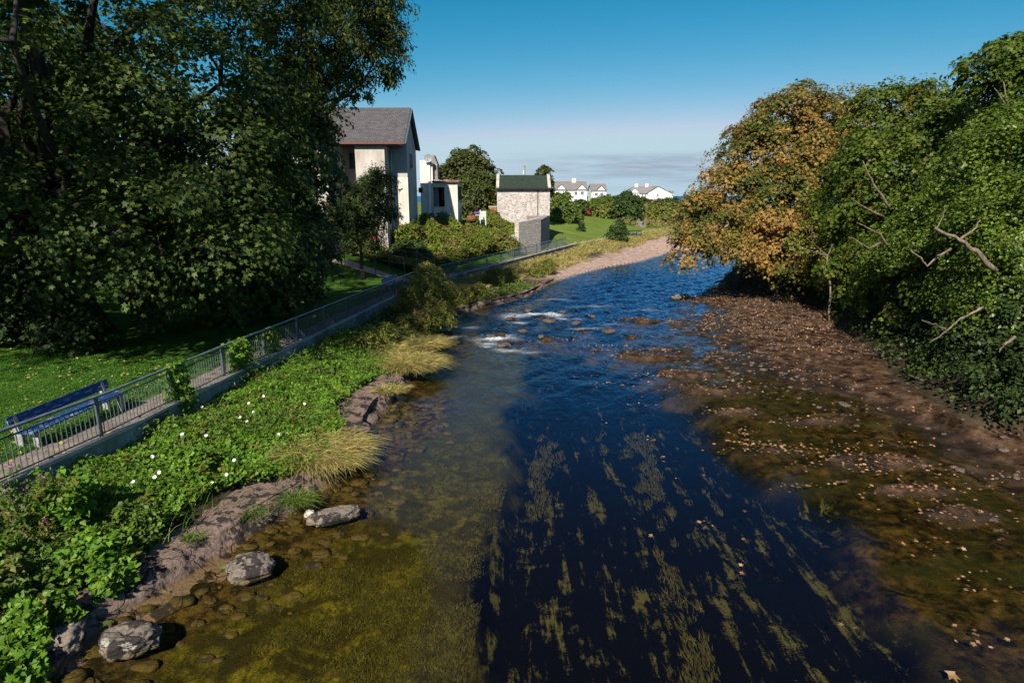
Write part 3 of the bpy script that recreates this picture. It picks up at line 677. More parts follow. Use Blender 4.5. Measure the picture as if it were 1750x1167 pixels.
tree('alder_tree', 'nearest glossy green alder leaning over the mud with pale bare branches',
     px_lobes([(1700,300,27,2.2),(1745,400,24,2.3),(1680,430,26,1.9),(1590,405,29,1.7),(1640,360,29,1.6),(1800,330,25,3.0),(1720,500,24,1.7),(1540,425,31,1.6),(1730,240,28,1.7),(1660,500,26,1.3)]),
     (20.6, 25), M['glossy'], 850, 88, .7, .14, 'kite', .24, .25, 'bark_mid', twigs=40,
     extra=[([PY(1702,463,22),PY(1668,430,22),PY(1640,410,22),PY(1598,392,22)],.10,.045), ([PY(1638,411,22),PY(1660,395,22),PY(1676,378,22)],.05,.025),
            ([PY(1625,425,23),PY(1600,440,23),PY(1585,455,23),PY(1572,440,23),PY(1558,428,23)],.05,.02), ([PY(1600,392,22),PY(1612,370,22),PY(1616,350,22)],.03,.012),
            ([PY(1520,425,29),PY(1505,400,29),PY(1462,380,29)],.05,.015), ([PY(1505,415,29),PY(1485,424,29),PY(1450,405,29)],.05,.015)])
tree('sycamore_tree', 'low sycamore boughs in shade at the foot of the right bank',
     px_lobes([(1460,455,40,2.0),(1530,480,34,2.0),(1480,500,38,1.4),(1570,500,31,1.8),(1420,470,43,1.6),(1610,470,29,1.7)]),
     (24, 36), M['green'], 520, 50, .6, .2, 'palm', .2, .3, 'bark_mid', flat=.4)
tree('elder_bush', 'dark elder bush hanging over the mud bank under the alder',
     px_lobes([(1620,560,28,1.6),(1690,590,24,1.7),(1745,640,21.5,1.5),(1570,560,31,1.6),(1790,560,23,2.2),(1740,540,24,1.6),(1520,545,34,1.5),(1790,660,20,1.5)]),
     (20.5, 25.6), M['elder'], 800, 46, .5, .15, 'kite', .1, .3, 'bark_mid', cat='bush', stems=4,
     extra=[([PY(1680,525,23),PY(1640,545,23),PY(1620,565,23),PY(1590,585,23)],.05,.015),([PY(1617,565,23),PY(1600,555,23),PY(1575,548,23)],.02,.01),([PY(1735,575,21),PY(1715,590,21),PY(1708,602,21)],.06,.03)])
tree('bramble_bush', 'low sunlit green bush spilling onto the leaf strewn mud on the right bank',
     px_lobes([(1600,640,25.5,.95),(1650,655,24,.95),(1570,645,26.5,.6),(1690,680,22.5,.8),(1725,695,21,.7),(1600,610,26,.6)]),
     (16.9, 25), M['glossy'], 330, 46, .34, .11, 'kite', .04, .3, 'bark_mid', cat='bush', stems=4)
tree('ash_sapling', 'slender sapling with a thin pale stem and sparse yellowing leaves by the mud',
     px_lobes([(1385,400,41,.9),(1400,430,41,.8),(1360,420,41,.6),(1410,385,41,.6)]), tuple(P(1418,548,.4)[:2]), M['shrub'], 60, 26, .45, .16, 'kite', .06, .7, 'bark_pale', cat='tree')
# dense understorey behind the right bank
def scatter(n, x0, x1, y0, y1, test):
    x = rng.uniform(x0, x1, n); y = rng.uniform(y0, y1, n); k = test(x, y); return x[k], y[k]
x, y = scatter(85000, 14, 46, 14, 66, lambda x, y: (x > xR(y) + .2) & (x < xR(y) + 14))
hh = rng.random(len(x))**1.3 * (.5 + np.clip((x - xR(y)) * .5, 0, 2.6)) * (1 + .5 * fbm(x, y, .8))
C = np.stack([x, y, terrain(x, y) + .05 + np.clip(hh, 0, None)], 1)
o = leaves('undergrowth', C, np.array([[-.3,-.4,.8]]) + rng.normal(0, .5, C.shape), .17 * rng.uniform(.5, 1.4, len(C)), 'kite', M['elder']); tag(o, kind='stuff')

# ------------------------------------------------------------------ LEFT BANK: ledge, boulders
yy = np.concatenate([np.arange(7, 32, .1), np.arange(32, 60, .3)])
wd = np.interp(yy, [7,9.3,10,11.5,13,15,16.5,17.5,19,20.5,23,25,28,32,60], [.4,.8,1.9,2.4,2.7,2.4,1.1,.6,.8,1.5,1.9,1.5,1.4,1.0,.6])
hg = np.interp(yy, [7,10,14,17,20,24,30,60], [.3,.36,.42,.4,.45,.5,.35,.25])
prof = [(-.25,-.5),(.0,-.12),(.03,.35),(.10,.78),(.2,.95),(.34,1.0),(.5,1.02),(.66,1.05),(.8,1.0),(.95,.9),(1.15,.3)]
V = []
K = 44
ps = np.linspace(0, len(prof) - 1, K); pu = np.interp(ps, range(len(prof)), [p[0] for p in prof]); pv = np.interp(ps, range(len(prof)), [p[1] for p in prof])
for y, w, h in zip(yy, wd, hg):
    xe = float(xL(y))
    for u, v in zip(pu, pv):
        q = Vector((xe - u*w, y, v*h))
        nn = mnoise.fractal(q * 1.1, .9, 2.1, 5) ; n3 = mnoise.cell(Vector((y*1.1 + q.x*.3, 3.1, 1.7)))
        n4 = mnoise.fractal(q * 4.5, .9, 2.1, 3)
        edge = max(0, 1 - abs(v - .55) / .6) if u < .15 else 0
        V.append((q.x + .14*nn + edge*.22*(n3-.5) + .04*n4, y + .05*n4, q.z + (.07*nn + .03*n4) * (1 if v > 0 else .3)))
n = len(yy); i = np.arange(n*K).reshape(n, K)
Fi = np.stack([i[:-1,:-1], i[:-1,1:], i[1:,1:], i[1:,:-1]], -1).reshape(-1, 4)
o = np_mesh('rock_ledge', np.array(V), Fi, M['ledge'], smooth=True); tag(o, kind='structure')

def rock(name, label, c, size, rz, mat, seed, cat='rock', group=None, sub=5, flatten=.0, parent=None):
    import bmesh
    bm = bmesh.new(); bmesh.ops.create_icosphere(bm, subdivisions=sub, radius=1)
    for v in bm.verts:
        p = v.co.copy(); s = Vector((seed*3.7, seed*1.3, seed*.7))
        k = 1 + .28 * mnoise.noise(p*1.1 + s) + .13 * mnoise.fractal(p*2.6 + s, .8, 2, 4)
        q = Vector([math.copysign(abs(t)**.72, t) for t in p]) * k
        v.co = Vector((q.x*size[0], q.y*size[1], q.z*size[2]))
    me = bpy.data.meshes.new(name); bm.to_mesh(me); bm.free()
    me.polygons.foreach_set('use_smooth', np.ones(len(me.polygons), bool))
    o = link(name, me, mat); o.location = c; o.rotation_euler = (0, 0, rz); return tag(o, label, cat, group)
rock('boulder', 'rounded pale boulder in the water at the near tip of the rock ledge', P(222,1094,.08), (.46,.34,.24), .35, M['boulder'], 1)
rock('boulder', 'angular brown boulder with dark lichen halfway along the rock ledge', P(428,968,.06), (.50,.36,.20), .5, M['boulder'], 2)
rock('boulder', 'long flat pale boulder in the water below the small grass tuft', P(572,880,.04), (.62,.28,.16), .5, M['boulder'], 3)
rock('stone', 'small whitish stone beside the long flat boulder', P(529,878,.04), (.12,.09,.10), .2, m_plain('pale_stone', (.6,.55,.47), .9), 4, 'stone', sub=3)
rock('boulder', 'dark wet boulder in the far water beneath the autumn tree', P(1163,508,.05), (.8,.4,.25), .1, M['boulder'], 5, sub=4)
rock('boulder', 'dark lichen covered boulder at the foot of the leafy weeds, nearest the camera', P(108,1090,.1), (.35,.5,.3), .3, M['boulder'], 6)
# submerged stones
mbv = []; mbf = []; import bmesh
bm = bmesh.new(); bmesh.ops.create_icosphere(bm, subdivisions=2, radius=1); bm.verts.ensure_lookup_table()
iv = np.array([v.co[:] for v in bm.verts]); ifc = np.array([[v.index for v in f.verts] for f in bm.faces]); bm.free()
x, y = scatter(1500, -9, 1, 8.2, 24, lambda x, y: (x > xL(y) + .05) & (x < xL(y) + .3 + 2.9 * rng.random(len(x))**1.6))
for k in range(len(x)):
    s = rng.uniform(.05, .26) * (.5 + .5*rng.random()); pert = 1 + .2 * np.sin(iv @ rng.normal(0, 2.2, 3) + k)
    zz = terrain(x[k:k+1], y[k:k+1])[0]
    mbv.append(iv * pert[:, None] * np.array([s*1.25, s, s*.42]) + [x[k], y[k], zz + .05*s]); mbf.append(ifc + k * len(iv))
o = np_mesh('riverbed_stones', np.concatenate(mbv), np.concatenate(mbf), M['stonebed'], smooth=True); tag(o, kind='stuff')

# ------------------------------------------------------------------ grass engine
def blades(name, B, D, Ln, mat, parent=None, w=.012, bend=.6, seg=4):
    n = len(B); tt = np.linspace(0, 1, seg + 1); side = unit(np.cross(D, [0, 0, 1.0]) + 1e-6 + rng.normal(0, .25, D.shape))
    hz = D.copy(); hz[:, 2] = 0; hz = unit(hz + 1e-6); Ln = Ln[:, None]
    V = np.zeros((n, seg + 1, 2, 3))
    for j, t in enumerate(tt):
        p = B + D * Ln * t + hz * Ln * bend * .45 * t**2 - np.array([0, 0, 1.0]) * Ln * bend * .55 * t**2.4
        ww = w * (1 - t)**.7 + .0012
        V[:, j, 0] = p - side * ww; V[:, j, 1] = p + side * ww
    k = (seg + 1) * 2; q = np.array([(2*j, 2*j+1, 2*j+3, 2*j+2) for j in range(seg)])
    Fi = (np.arange(n)[:, None, None] * k + q[None]).reshape(-1, 4)
    return np_mesh(name, V.reshape(-1, 3), Fi, mat, parent)
def tuft(label, c, r, n, h, mat, bias=(0,0), bend=.9, w=.012, flatx=1.0):
    a = rng.uniform(0, 6.28, n); rr = r * np.sqrt(rng.random(n)); x = c[0] + rr*np.cos(a)*flatx; y = c[1] + rr*np.sin(a)
    z = np.maximum(terrain(x, y), .15) ; z = np.maximum(z, c[2] - .1)
    D = np.stack([np.cos(a)*.5*rr/r + bias[0] + rng.normal(0, .36, n), np.sin(a)*.5*rr/r + bias[1] + rng.normal(0, .36, n), np.ones(n)], 1)
    o = blades('grass_tuft', np.stack([x, y, z], 1), unit(D), h * rng.uniform(.3, 1.2, n), mat, None, w, bend)
    return tag(o, label, 'grass')
def gp(px, py, z): q = P(px, py, z); return np.array([q[0], q[1], z])
tuft('largest clump of dry yellow grass arching over the water edge', gp(548,775,.35), 1.05, 3600, 1.0, M['drygrass'], (.28,-.12), 1.0, .011)
tuft('green base of tall grass on the ledge beside the largest dry clump', gp(500,785,.4), .6, 1100, .7, M['greengrass'], (.15,-.1), .9)
tuft('small green and yellow grass tuft on the rock ledge above the long flat boulder', gp(505,850,.42), .32, 380, .5, M['greengrass'], (.25,-.2), 1.0, .009)
tuft('tiny wispy tuft on the rock ledge to the left of the small green tuft', gp(430,872,.42), .28, 170, .35, M['greengrass'], (.2,-.2), 1.0, .008)
tuft('tiny tuft in a crack on the lowest part of the rock ledge', gp(328,915,.42), .2, 130, .28, M['greengrass'], (.1,-.1), .9, .008)
tuft('dry straw coloured grass hanging over the second rock ledge', gp(700,622,.5), 1.15, 3000, .95, M['drygrass'], (.2,-.1), .95, .015)
tuft('dry grass patch behind the second rock ledge below the large willow', gp(655,600,.6), 1.1, 2200, .9, M['drygrass'], (.1,-.1), .9, .015)
tuft('straw grass fringe along the bank above the second rock ledge', gp(722,590,.5), .9, 1900, .95, M['drygrass'], (.25,-.05), .95, .014)
tuft('sparse dry grass at the near end of the second rock ledge', gp(665,665,.5), .5, 500, .5, M['drygrass'], (.2,-.1), .9, .012)
# long dry bank grass further on
y = 39 + 83 * rng.random(46000)**1.25; a_ = xW(y) + np.where(y > 83, -.2, .35); b_ = np.minimum(xL(y) - .2, xW(y) + 4.6 + 1.2*fbm(xW(y), y, .9)); x = a_ + (b_ - a_) * rng.random(len(y))
k = rng.random(len(x)) < np.clip(.7 + .6 * fbm(x, y, .7, 14, 4), .1, 1); x, y = x[k], y[k]
D = unit(np.stack([rng.normal(.1, .3, len(x)), rng.normal(0, .3, len(x)), np.ones(len(x))], 1))
o = blades('bank_grass', np.stack([x, y, terrain(x, y)], 1), D, rng.uniform(.4, 1.05, len(x)), M['drygrass'], None, .032, .8, 3); tag(o, kind='stuff')
# lawn blades on the lit lawn by the near bench
x, y = scatter(60000, -24, -11.5, 12, 24, lambda x, y: (x < xW(y) - 1.12) & (x > xW(y) - 9))
D = unit(np.stack([rng.normal(0, .5, len(x)), rng.normal(0, .5, len(x)), np.ones(len(x))], 1))
ln = rng.uniform(.04, .11, len(x)); edge = np.exp(-((xW(y) - 1.3 - x)/.35)**2); ln = ln * (1 + 2.6*edge*rng.random(len(x)))
o = blades('lawn_grass', np.stack([x, y, terrain(x, y)], 1), D, ln, M['lawnblade'], None, .012, .5, 2); tag(o, kind='stuff')

mbv = []; mbf = []
x, y = scatter(15000, 5, 22, 9, 56, lambda x, y: (x > xM(y) - 2.4) & (x < xR(y) + .3))
k = rng.random(len(x)) < np.clip(.18 + .45 * fbm(x, y, .9, 14, 13), .02, 1); x, y = x[k], y[k]; zz = terrain(x, y)
for k in range(len(x)):
    s_ = rng.uniform(.025, .11) * (.45 + .9 * rng.random()**3); pert = 1 + .22 * np.sin(iv @ rng.normal(0, 2.4, 3) + k)
    mbv.append(iv * pert[:, None] * np.array([s_ * 1.3, s_, s_ * .5]) + [x[k], y[k], zz[k] + .2 * s_]); mbf.append(ifc + k * len(iv))
M['pebble'] = m_rock('mud_pebble', (.05,.036,.028), (.16,.12,.095), .56, .72)
o = np_mesh('pebbles', np.concatenate(mbv), np.concatenate(mbf), M['pebble'], smooth=True); tag(o, kind='stuff')
rk = None
for j_, (px, py, a_, b_) in enumerate([(872,545,.34,.2),(903,531,.3,.18),(938,548,.38,.2),(962,533,.25,.16),(838,575,.3,.18),(862,590,.36,.2),(818,585,.24,.15),(893,566,.28,.16),(985,552,.3,.17),(1012,540,.26,.15),(1040,566,.34,.18),(925,575,.24,.14)]):
    q = P(px, py, .02)
    if rk is None or j_ % 4 == 0: o = rock('river_stone', 'dark wet stone breaking the surface of the riffle', q, (1,.8,.5), 0, M['pebble'], 20 + j_, 'rock', 'stones in the riffle', 4); rk = o
    else:
        o = rk.copy(); COL.objects.link(o); o.location = q
    o.scale = (a_, a_, b_ / .5 * .6); o.rotation_euler = (0, 0, j_ * 1.3)
x, y = scatter(60000, -11, -2, 10.5, 31, lambda x, y: (x > xW(y) + .2) & (x < xL(y) - .9) & (fbm(x, y, 1.1, 14, 19) > .12)); x, y = x[:2600], y[:2600]
D = unit(np.stack([rng.normal(.1, .35, len(x)), rng.normal(0, .35, len(x)), np.ones(len(x))], 1))
o = blades('tall_bank_grass', np.stack([x, y, terrain(x, y) + .1], 1), D, rng.uniform(.4, .85, len(x)), M['greengrass'], None, .008, .8, 3); tag(o, kind='stuff')
x, y = scatter(60000, -11, -2, 10.5, 33, lambda x, y: (x > xW(y) + .2) & (x < xL(y) - .8) & (fbm(x, y, .9, 14, 26) > .22)); x, y = x[:5200], y[:5200]
C = np.stack([x, y, terrain(x, y) + .12 + .55 * rng.random(len(x))], 1)
o = leaves('bank_nettles', C, np.array([[.1,-.3,.8]]) + rng.normal(0, .5, C.shape), .13 * rng.uniform(.5, 1.3, len(C)), 'slim', M['weed'], None, .8); tag(o, kind='stuff')
# trailing weed on the river bed
M['riverweed'] = m_leaf('river_weed', [(.034,.035,.009),(.062,.060,.013),(.095,.086,.018),(.028,.023,.009)], .2, .7, .1, cscale=1.5)
x, y = scatter(260000, -8, 7, 8, 26, lambda x, y: (x > xE(y) - .1) & (x < xS(y) + 1.5))
m_ = .62 * fbm(x * 2.2, y * .32, 1.5, 18, 3) + .5 * fbm(x, y, 1.9, 16, 21) - .012 * np.clip(y - 12, 0, 20)
k = (m_ > .38) & (rng.random(len(x)) < np.clip((m_ - .32) * 1.0, 0, .30)); x, y = x[k], y[k]
D = unit(np.stack([rng.normal(0, .22, len(x)), rng.normal(1, .2, len(x)), rng.uniform(.05, .3, len(x))], 1))
o = blades('river_weed', np.stack([x, y, terrain(x, y) + .01], 1), D, rng.uniform(.08, .26, len(x)), M['riverweed'], None, .009, .15, 2); tag(o, kind='stuff')
x, y = scatter(90000, -8, 1, 8, 17, lambda x, y: (x > xL(y) + 1.7 + .7*fbm(x, y, 1.3)) & (x < xE(y)) & (fbm(x, y, 1.4, 14, 12) + .15*rng.normal(0, 1, len(x)) > .12))
D = unit(np.stack([rng.normal(0, .5, len(x)), rng.normal(.7, .4, len(x)), rng.uniform(.1, .6, len(x))], 1))
o = blades('river_moss', np.stack([x, y, terrain(x, y)], 1), D, rng.uniform(.03, .10, len(x)), M['riverweed'], None, .010, .3, 2); tag(o, kind='stuff')

# ------------------------------------------------------------------ bindweed cover
def bankmask(x, y, y0, y1, a, b):
    ledge = np.interp(y, yy, wd)
    return (x > xW(y) + .16) & (x < xL(y) - ledge*np.interp(y, [11,12.5,16,18], [.62,.52,.52,.75]) + .25*fbm(x, y, 2.2)) & (y > y0) & (y < y1)
x, y = scatter(150000, -12, -2, 10.5, 31, lambda x, y: bankmask(x, y, 10.5, 31, 0, 0))
den = np.clip(.75 + .45 * fbm(x, y, 1.6, 14, 7), .15, 1); k = rng.random(len(x)) < den; x, y = x[k], y[k]
mound = .22 + .22 * np.clip(fbm(x, y, 1.7, 14, 2) + .4, 0, 1.6)
C = np.stack([x, y, terrain(x, y) + mound * (.35 + .65 * rng.random(len(x))**.5)], 1)
g = .1; nx = -(fbm(x+g, y, 1.7, 14, 2) - fbm(x-g, y, 1.7, 14, 2)); ny = -(fbm(x, y+g, 1.7, 14, 2) - fbm(x, y-g, 1.7, 14, 2))
Nn = np.stack([nx*1.2 + .15, ny*1.2 - .25, np.ones(len(x))], 1) + rng.normal(0, .45, C.shape)
o = leaves('bindweed', C, Nn, .088 * rng.uniform(.6, 1.4, len(C)), 'heart', M['bright'], None, .6); tag(o, kind='stuff')
# weeds between bank and wall in the shade further along
x, y = scatter(40000, -11, 4, 26, 56, lambda x, y: (x > xW(y) + .3) & (x < xL(y) - .35))
C = np.stack([x, y, terrain(x, y) + .45 * rng.random(len(x)) * np.clip(.7 + .6*fbm(x, y, 1.4), .1, 2)], 1)
o = leaves('bank_weeds', C, np.array([[.2,-.3,.9]]) + rng.normal(0, .5, C.shape), .15 * rng.uniform(.6, 1.3, len(C)), 'kite', M['weed'], None, .4); tag(o, kind='stuff')

# bindweed flowers
fl = [(450,677),(425,689),(410,713),(311,742),(433,704),(422,720),(352,744),(260,780),(264,815),(272,807),(227,823),(362,825),(400,786),(490,740),(476,742),(387,811),(345,695),(520,690),(187,936),(10,1074)]
fm = None
for a, b in fl:
    z0 = 1.0
    for _ in range(6):
        q = P(a, b, z0); z0 = G(q[0], q[1]) + .42
    q = P(a, b, z0)
    if fm is None:
        mb = MB(); nseg = 10
        for (r, zz) in ((.007,-.05),(.014,-.02),(.03,.0),(.046,.006)):
            mb.v += [(r*math.cos(2*math.pi*i/nseg), r*math.sin(2*math.pi*i/nseg), zz) for i in range(nseg)]
        mb.f = [(j*nseg+i, j*nseg+(i+1) % nseg, (j+1)*nseg+(i+1) % nseg, (j+1)*nseg+i) for j in range(3) for i in range(nseg)]
        o = mb.build('bindweed_flower', M['flower'], None, True); fm = o.data
    else:
        o = bpy.data.objects.new('bindweed_flower', fm); COL.objects.link(o)
    o.location = q; o.rotation_euler = (rng.uniform(.3, .9), rng.uniform(-.3, .5), rng.uniform(-.6, .6))
    tag(o, 'small open white bindweed flower among the green bank leaves', 'flower', 'white bindweed flowers on the bank')

# vines on railing, tall weeds
def vine(label, y0, half, n, zlo, zhi, mat='bright', out=.25, leaf=.11):
    y = y0 + rng.normal(0, half*.6, n).clip(-half*1.4, half*1.4); t = rng.random(n)
    z = zP(y) + zlo + (zhi - zlo) * t; sp = out * (1 + .8 * np.sin(t*5 + y*3)) * (1.2 - .6*t)
    x = xW(y) - .03 + rng.normal(.12, .5, n) * sp
    C = np.stack([x, y, z], 1); Nn = np.stack([rng.normal(.5, .5, n), rng.normal(-.5, .5, n), rng.normal(.5, .4, n)], 1)
    e = empty('climbing_vine', (float(xW(y0)) + .3, y0, float(zP(y0)) - .7), label, 'vine')
    leaves('foliage', C, Nn, leaf * rng.uniform(.6, 1.3, n), 'heart', M[mat], e, 1.0)
    mb = MB()
    for k in range(1):
        yk = y0 + rng.normal(0, half*.4); limb(mb, (float(xW(yk))+.3, yk, float(zP(yk))-.75), (float(xW(yk)), yk+rng.normal(0,.1), float(zP(yk))+zhi-.1), .012, .006)
    mb.build('stem', M['bark_mid'], e)
vine('dense green vine wrapped over the railing between the near bench and the next vine', 18.5, .42, 1500, -.9, 1.25)
vine('thick leafy vine climbing the railing where the tree shade begins', 22.3, .5, 1500, -.9, 1.22)
vine('thin vine sprays on the shaded railing just past the thick leafy vine', 24.7, .7, 420, -.6, 1.15, out=.15)
vine('green vine tip reaching the wall edge beside the nearest railing posts', 14.4, .25, 200, -1.0, .05)
def weed_clump(name, label, px, py, zt, r, n, mat, leaf, hgt, flowers=0, cat='plant', shape='kite'):
    q = P(px, py, zt); bx, by = q[0], q[1]; bz = max(G(bx, by), .1)
    e = empty(name, (bx, by, bz), label, cat)
    ns = max(14, n // 60); a = rng.uniform(0, 6.28, ns); rr = r*np.sqrt(rng.random(ns)); sx = bx + rr*np.cos(a); sy = by + rr*np.sin(a)
    sz = np.maximum(terrain(sx, sy), .05); hh = hgt * rng.uniform(.6, 1.1, ns) * (1 - .35*(rr/r)**2); lean = np.stack([rng.normal(.1,.18,ns), rng.normal(-.05,.18,ns)], 1)
    mb = MB()
    for k in range(ns): mb.tube([(sx[k], sy[k], sz[k]), (sx[k]+lean[k,0]*hh[k]*.4, sy[k]+lean[k,1]*hh[k]*.4, sz[k]+hh[k]*.5), (sx[k]+lean[k,0]*hh[k], sy[k]+lean[k,1]*hh[k], sz[k]+hh[k])], [.012,.009,.004], 4)
    for k in range(ns): mb.tube([(bx, by, bz), (sx[k], sy[k], sz[k])], .008, 4)
    mb.build('stem', M['weed'], e)
    k = rng.integers(0, ns, n); t = rng.random(n)**.7
    C = np.stack([sx[k]+lean[k,0]*hh[k]*t, sy[k]+lean[k,1]*hh[k]*t, sz[k]+hh[k]*t], 1) + rng.normal(0, 1, (n, 3))*np.array([.12,.12,.05])*r
    leaves('foliage', C, np.array([[.1,-.3,.9]]) + rng.normal(0, .45, (n, 3)), leaf*rng.uniform(.6, 1.3, n), shape, M[mat], e, .6)
    if flowers:
        k = rng.integers(0, ns, flowers); t = rng.uniform(.85, 1.08, flowers)
        C = np.stack([sx[k]+lean[k,0]*hh[k]*t, sy[k]+lean[k,1]*hh[k]*t, sz[k]+hh[k]*t], 1) + rng.normal(0, .03, (flowers, 3))
        leaves('blossom', C, rng.normal(0, 1, (flowers, 3)), .045, 'kite', M['purple'], e)
    return e
weed_clump('willowherb_plant', 'tall weeds with small purple flowers at the left edge below the path', 25, 900, 1.3, .8, 2000, 'weed', .12, 1.25, 170, shape='slim')
weed_clump('leafy_weed', 'bright leafy weed mound smothering the wall foot below the first railing post', 110, 870, 1.4, .55, 1500, 'bright', .12, 1.3, shape='heart')
weed_clump('leafy_weed', 'sprawling green weeds beside the low end of the rock ledge', 175, 945, .9, .75, 2000, 'bright', .105, .9, shape='heart')
weed_clump('leafy_weed', 'dark green nettles in front of the bright leafy mound', 235, 900, .8, .5, 1100, 'weed', .11, .8)
weed_clump('leafy_weed', 'leafy weeds growing over the lichen covered boulder nearest the camera', 70, 1040, .8, .55, 1600, 'bright', .115, .8, shape='heart')
weed_clump('leafy_weed', 'bottom left clump of glossy green leaves at the water edge', 15, 1120, .6, .5, 1200, 'bright', .11, .6, shape='heart')
weed_clump('leafy_weed', 'shadowy weeds between the purple flowers and the lowest leaves', 20, 990, 1.0, .6, 1300, 'weed', .12, 1.0)
weed_clump('leafy_weed', 'green weed clump close under the wall in front of the near bench', 330, 800, 1.0, .5, 900, 'bright', .1, .75, shape='heart')

# bank shrubs
def shrub(name, label, lobes, mat, ncl, per, cr, leaf, shape='slim', base=None, cat='shrub', **kw):
    L = px_lobes(lobes) if len(lobes[0]) == 4 else lobes
    if base is None: base = (L[0][0], L[0][1])
    return tree(name, label, L, base, M[mat], ncl, per, cr, leaf, shape, .05, .3, 'bark_mid', cat=cat, stems=4, twigs=20, up=.8, **kw)
shrub('willow_shrub', 'largest feathery willow shrub leaning on the railing above the rapids', [(730,500,39,1.35),(705,520,38,1.1),(765,505,40,1.0),(730,475,40,.8),(745,540,37,.9)], 'shrub', 420, 50, .36, .16)
shrub('willow_shrub', 'smaller willow shrub at the water edge in front of the largest one', [(700,560,34,.8),(725,550,35,.7),(760,550,37,.7)], 'shrub', 220, 46, .32, .15)
shrub('willow_shrub', 'low olive shrub between the dry grass and the shaded wall', [(625,590,29,.6),(660,575,30.5,.6)], 'shrub', 150, 44, .3, .14)
shrub('willow_shrub', 'small green shrub among dry grass past the largest willow', [(790,510,45,.75),(820,500,47,.6)], 'shrub', 140, 44, .32, .16)
shrub('willow_shrub', 'leafy shrub against the low wall below the far railing', [(845,475,54,.9),(870,470,56,.7)], 'shrub', 150, 44, .36, .18)
shrub('willow_shrub', 'bushy shrub by the beach end of the dry grass bank', [(935,460,63,.9),(915,468,61,.8)], 'shrub', 150, 44, .36, .2)
shrub('round_shrub', 'dark round shrub standing alone between lawn and rocky beach', [(1055,402,92,1.35),(1058,388,92,.9)], 'farbush', 170, 44, .5, .24, 'kite')

# ------------------------------------------------------------------ garden overgrowth
def garden_mask(x, y): return (x < xW(y) - 2.3) & (x > xW(y) - 13) & (y > 54) & (y < 80) & ~((x < -9.3) & (y > 57.4)) & ~((y > 68.5) & (x < -5)) 
x, y = scatter(160000, -14, 6, 54, 81, garden_mask)
mound = .95 + .8 * np.clip(fbm(x, y, .75, 14, 6) + .2, -.6, 1.4)
C = np.stack([x, y, terrain(x, y) + mound * (.35 + .65 * rng.random(len(x))**.6)], 1)
g = .15; nx = -(fbm(x+g, y, .75, 14, 6) - fbm(x-g, y, .75, 14, 6)); ny = -(fbm(x, y+g, .75, 14, 6) - fbm(x, y-g, .75, 14, 6))
o = leaves('garden_overgrowth', C, np.stack([nx*1.5, ny*1.5-.35, np.ones(len(x))], 1) + rng.normal(0, .45, C.shape), .24 * rng.uniform(.5, 1.3, len(C)), 'kite', M['garden'], None, .5); tag(o, kind='stuff')
shrub('garden_bush', 'round yellow green bush at the corner of the grey house', [(700,395,61,.9),(690,405,60,.8)], 'garden', 180, 46, .5, .24, 'kite', cat='bush')
shrub('garden_bush', 'brownish feathery bush by the near end of the grey garden wall', [(858,415,70,1.1),(875,420,70,.8)], 'shrub', 140, 46, .45, .26, cat='bush')
shrub('garden_bush', 'shaded green bush on the garden edge above the ramp handrail', [(690,432,57,.9),(715,432,58,.8)], 'farbush', 200, 46, .5, .24, 'kite', cat='bush')

# ------------------------------------------------------------------ GREY HOUSE
Hs = empty('grey_house', (-13, 60.3, 2.6), 'large weathered grey and cream house with slate roof behind the trees', 'house')
zb = 1.4; ze = 12.35; zr = 15.75; Xr = -9.65; Xl = -24
mb = MB(); mb.prism([(Xr,60.3,zb),(Xr,66,zb),(Xr,66,ze-.1),(Xr,62,zr-.25),(Xr,60.3,ze+1.9-.35)], (Xl-Xr,0,0)); mb.build('wall', M['house2'], Hs)
mb = MB(); mb.box(-13.85, -11.25, 58.0, 60.295, zb, ze-.05); mb.build('front_block', M['house'], Hs)
mb = MB(); mb.box(-12.0, -9.62, 60.24, 60.296, zb, ze-2.8); mb.build('sunlit_panel', M['cream'], Hs)  # paler panel paints the sunlight reaching the recess below the eave shadow
mb = MB()
# main roof: front slope and rear slope as thin slabs
def slab(mb, a, b, c, d_, t=.12): mb.prism([a, b, c, d_], (0, 0, t))
slab(mb, (Xl,57.6,ze),(Xr+.25,57.6,ze),(Xr+.25,62,zr),(Xl,62,zr)); slab(mb, (Xl,62,zr+.001),(Xr+.25,62,zr+.001),(Xr+.25,66.4,ze),(Xl,66.4,ze))
rf = mb.build('roof', M['slate'], Hs)
mb = MB(); mb.bar((Xl,57.56,ze+.02),(Xr+.25,57.56,ze+.02),.10,.14); mb.build('gutter', M['trim'], rf)
mb = MB(); mb.bar((Xr+.28,57.55,ze-.02),(Xr+.28,62,zr-.02),.06,.26,(1,0,0)); mb.bar((Xr+.28,62,zr-.02),(Xr+.28,66.45,ze-.02),.06,.26,(1,0,0)); mb.build('barge_board', M['metal'], rf)
mb = MB(); mb.box(Xl,-9.9,57.7,60.2,ze-.12,ze-.055); mb.build('soffit', M['trim'], rf)
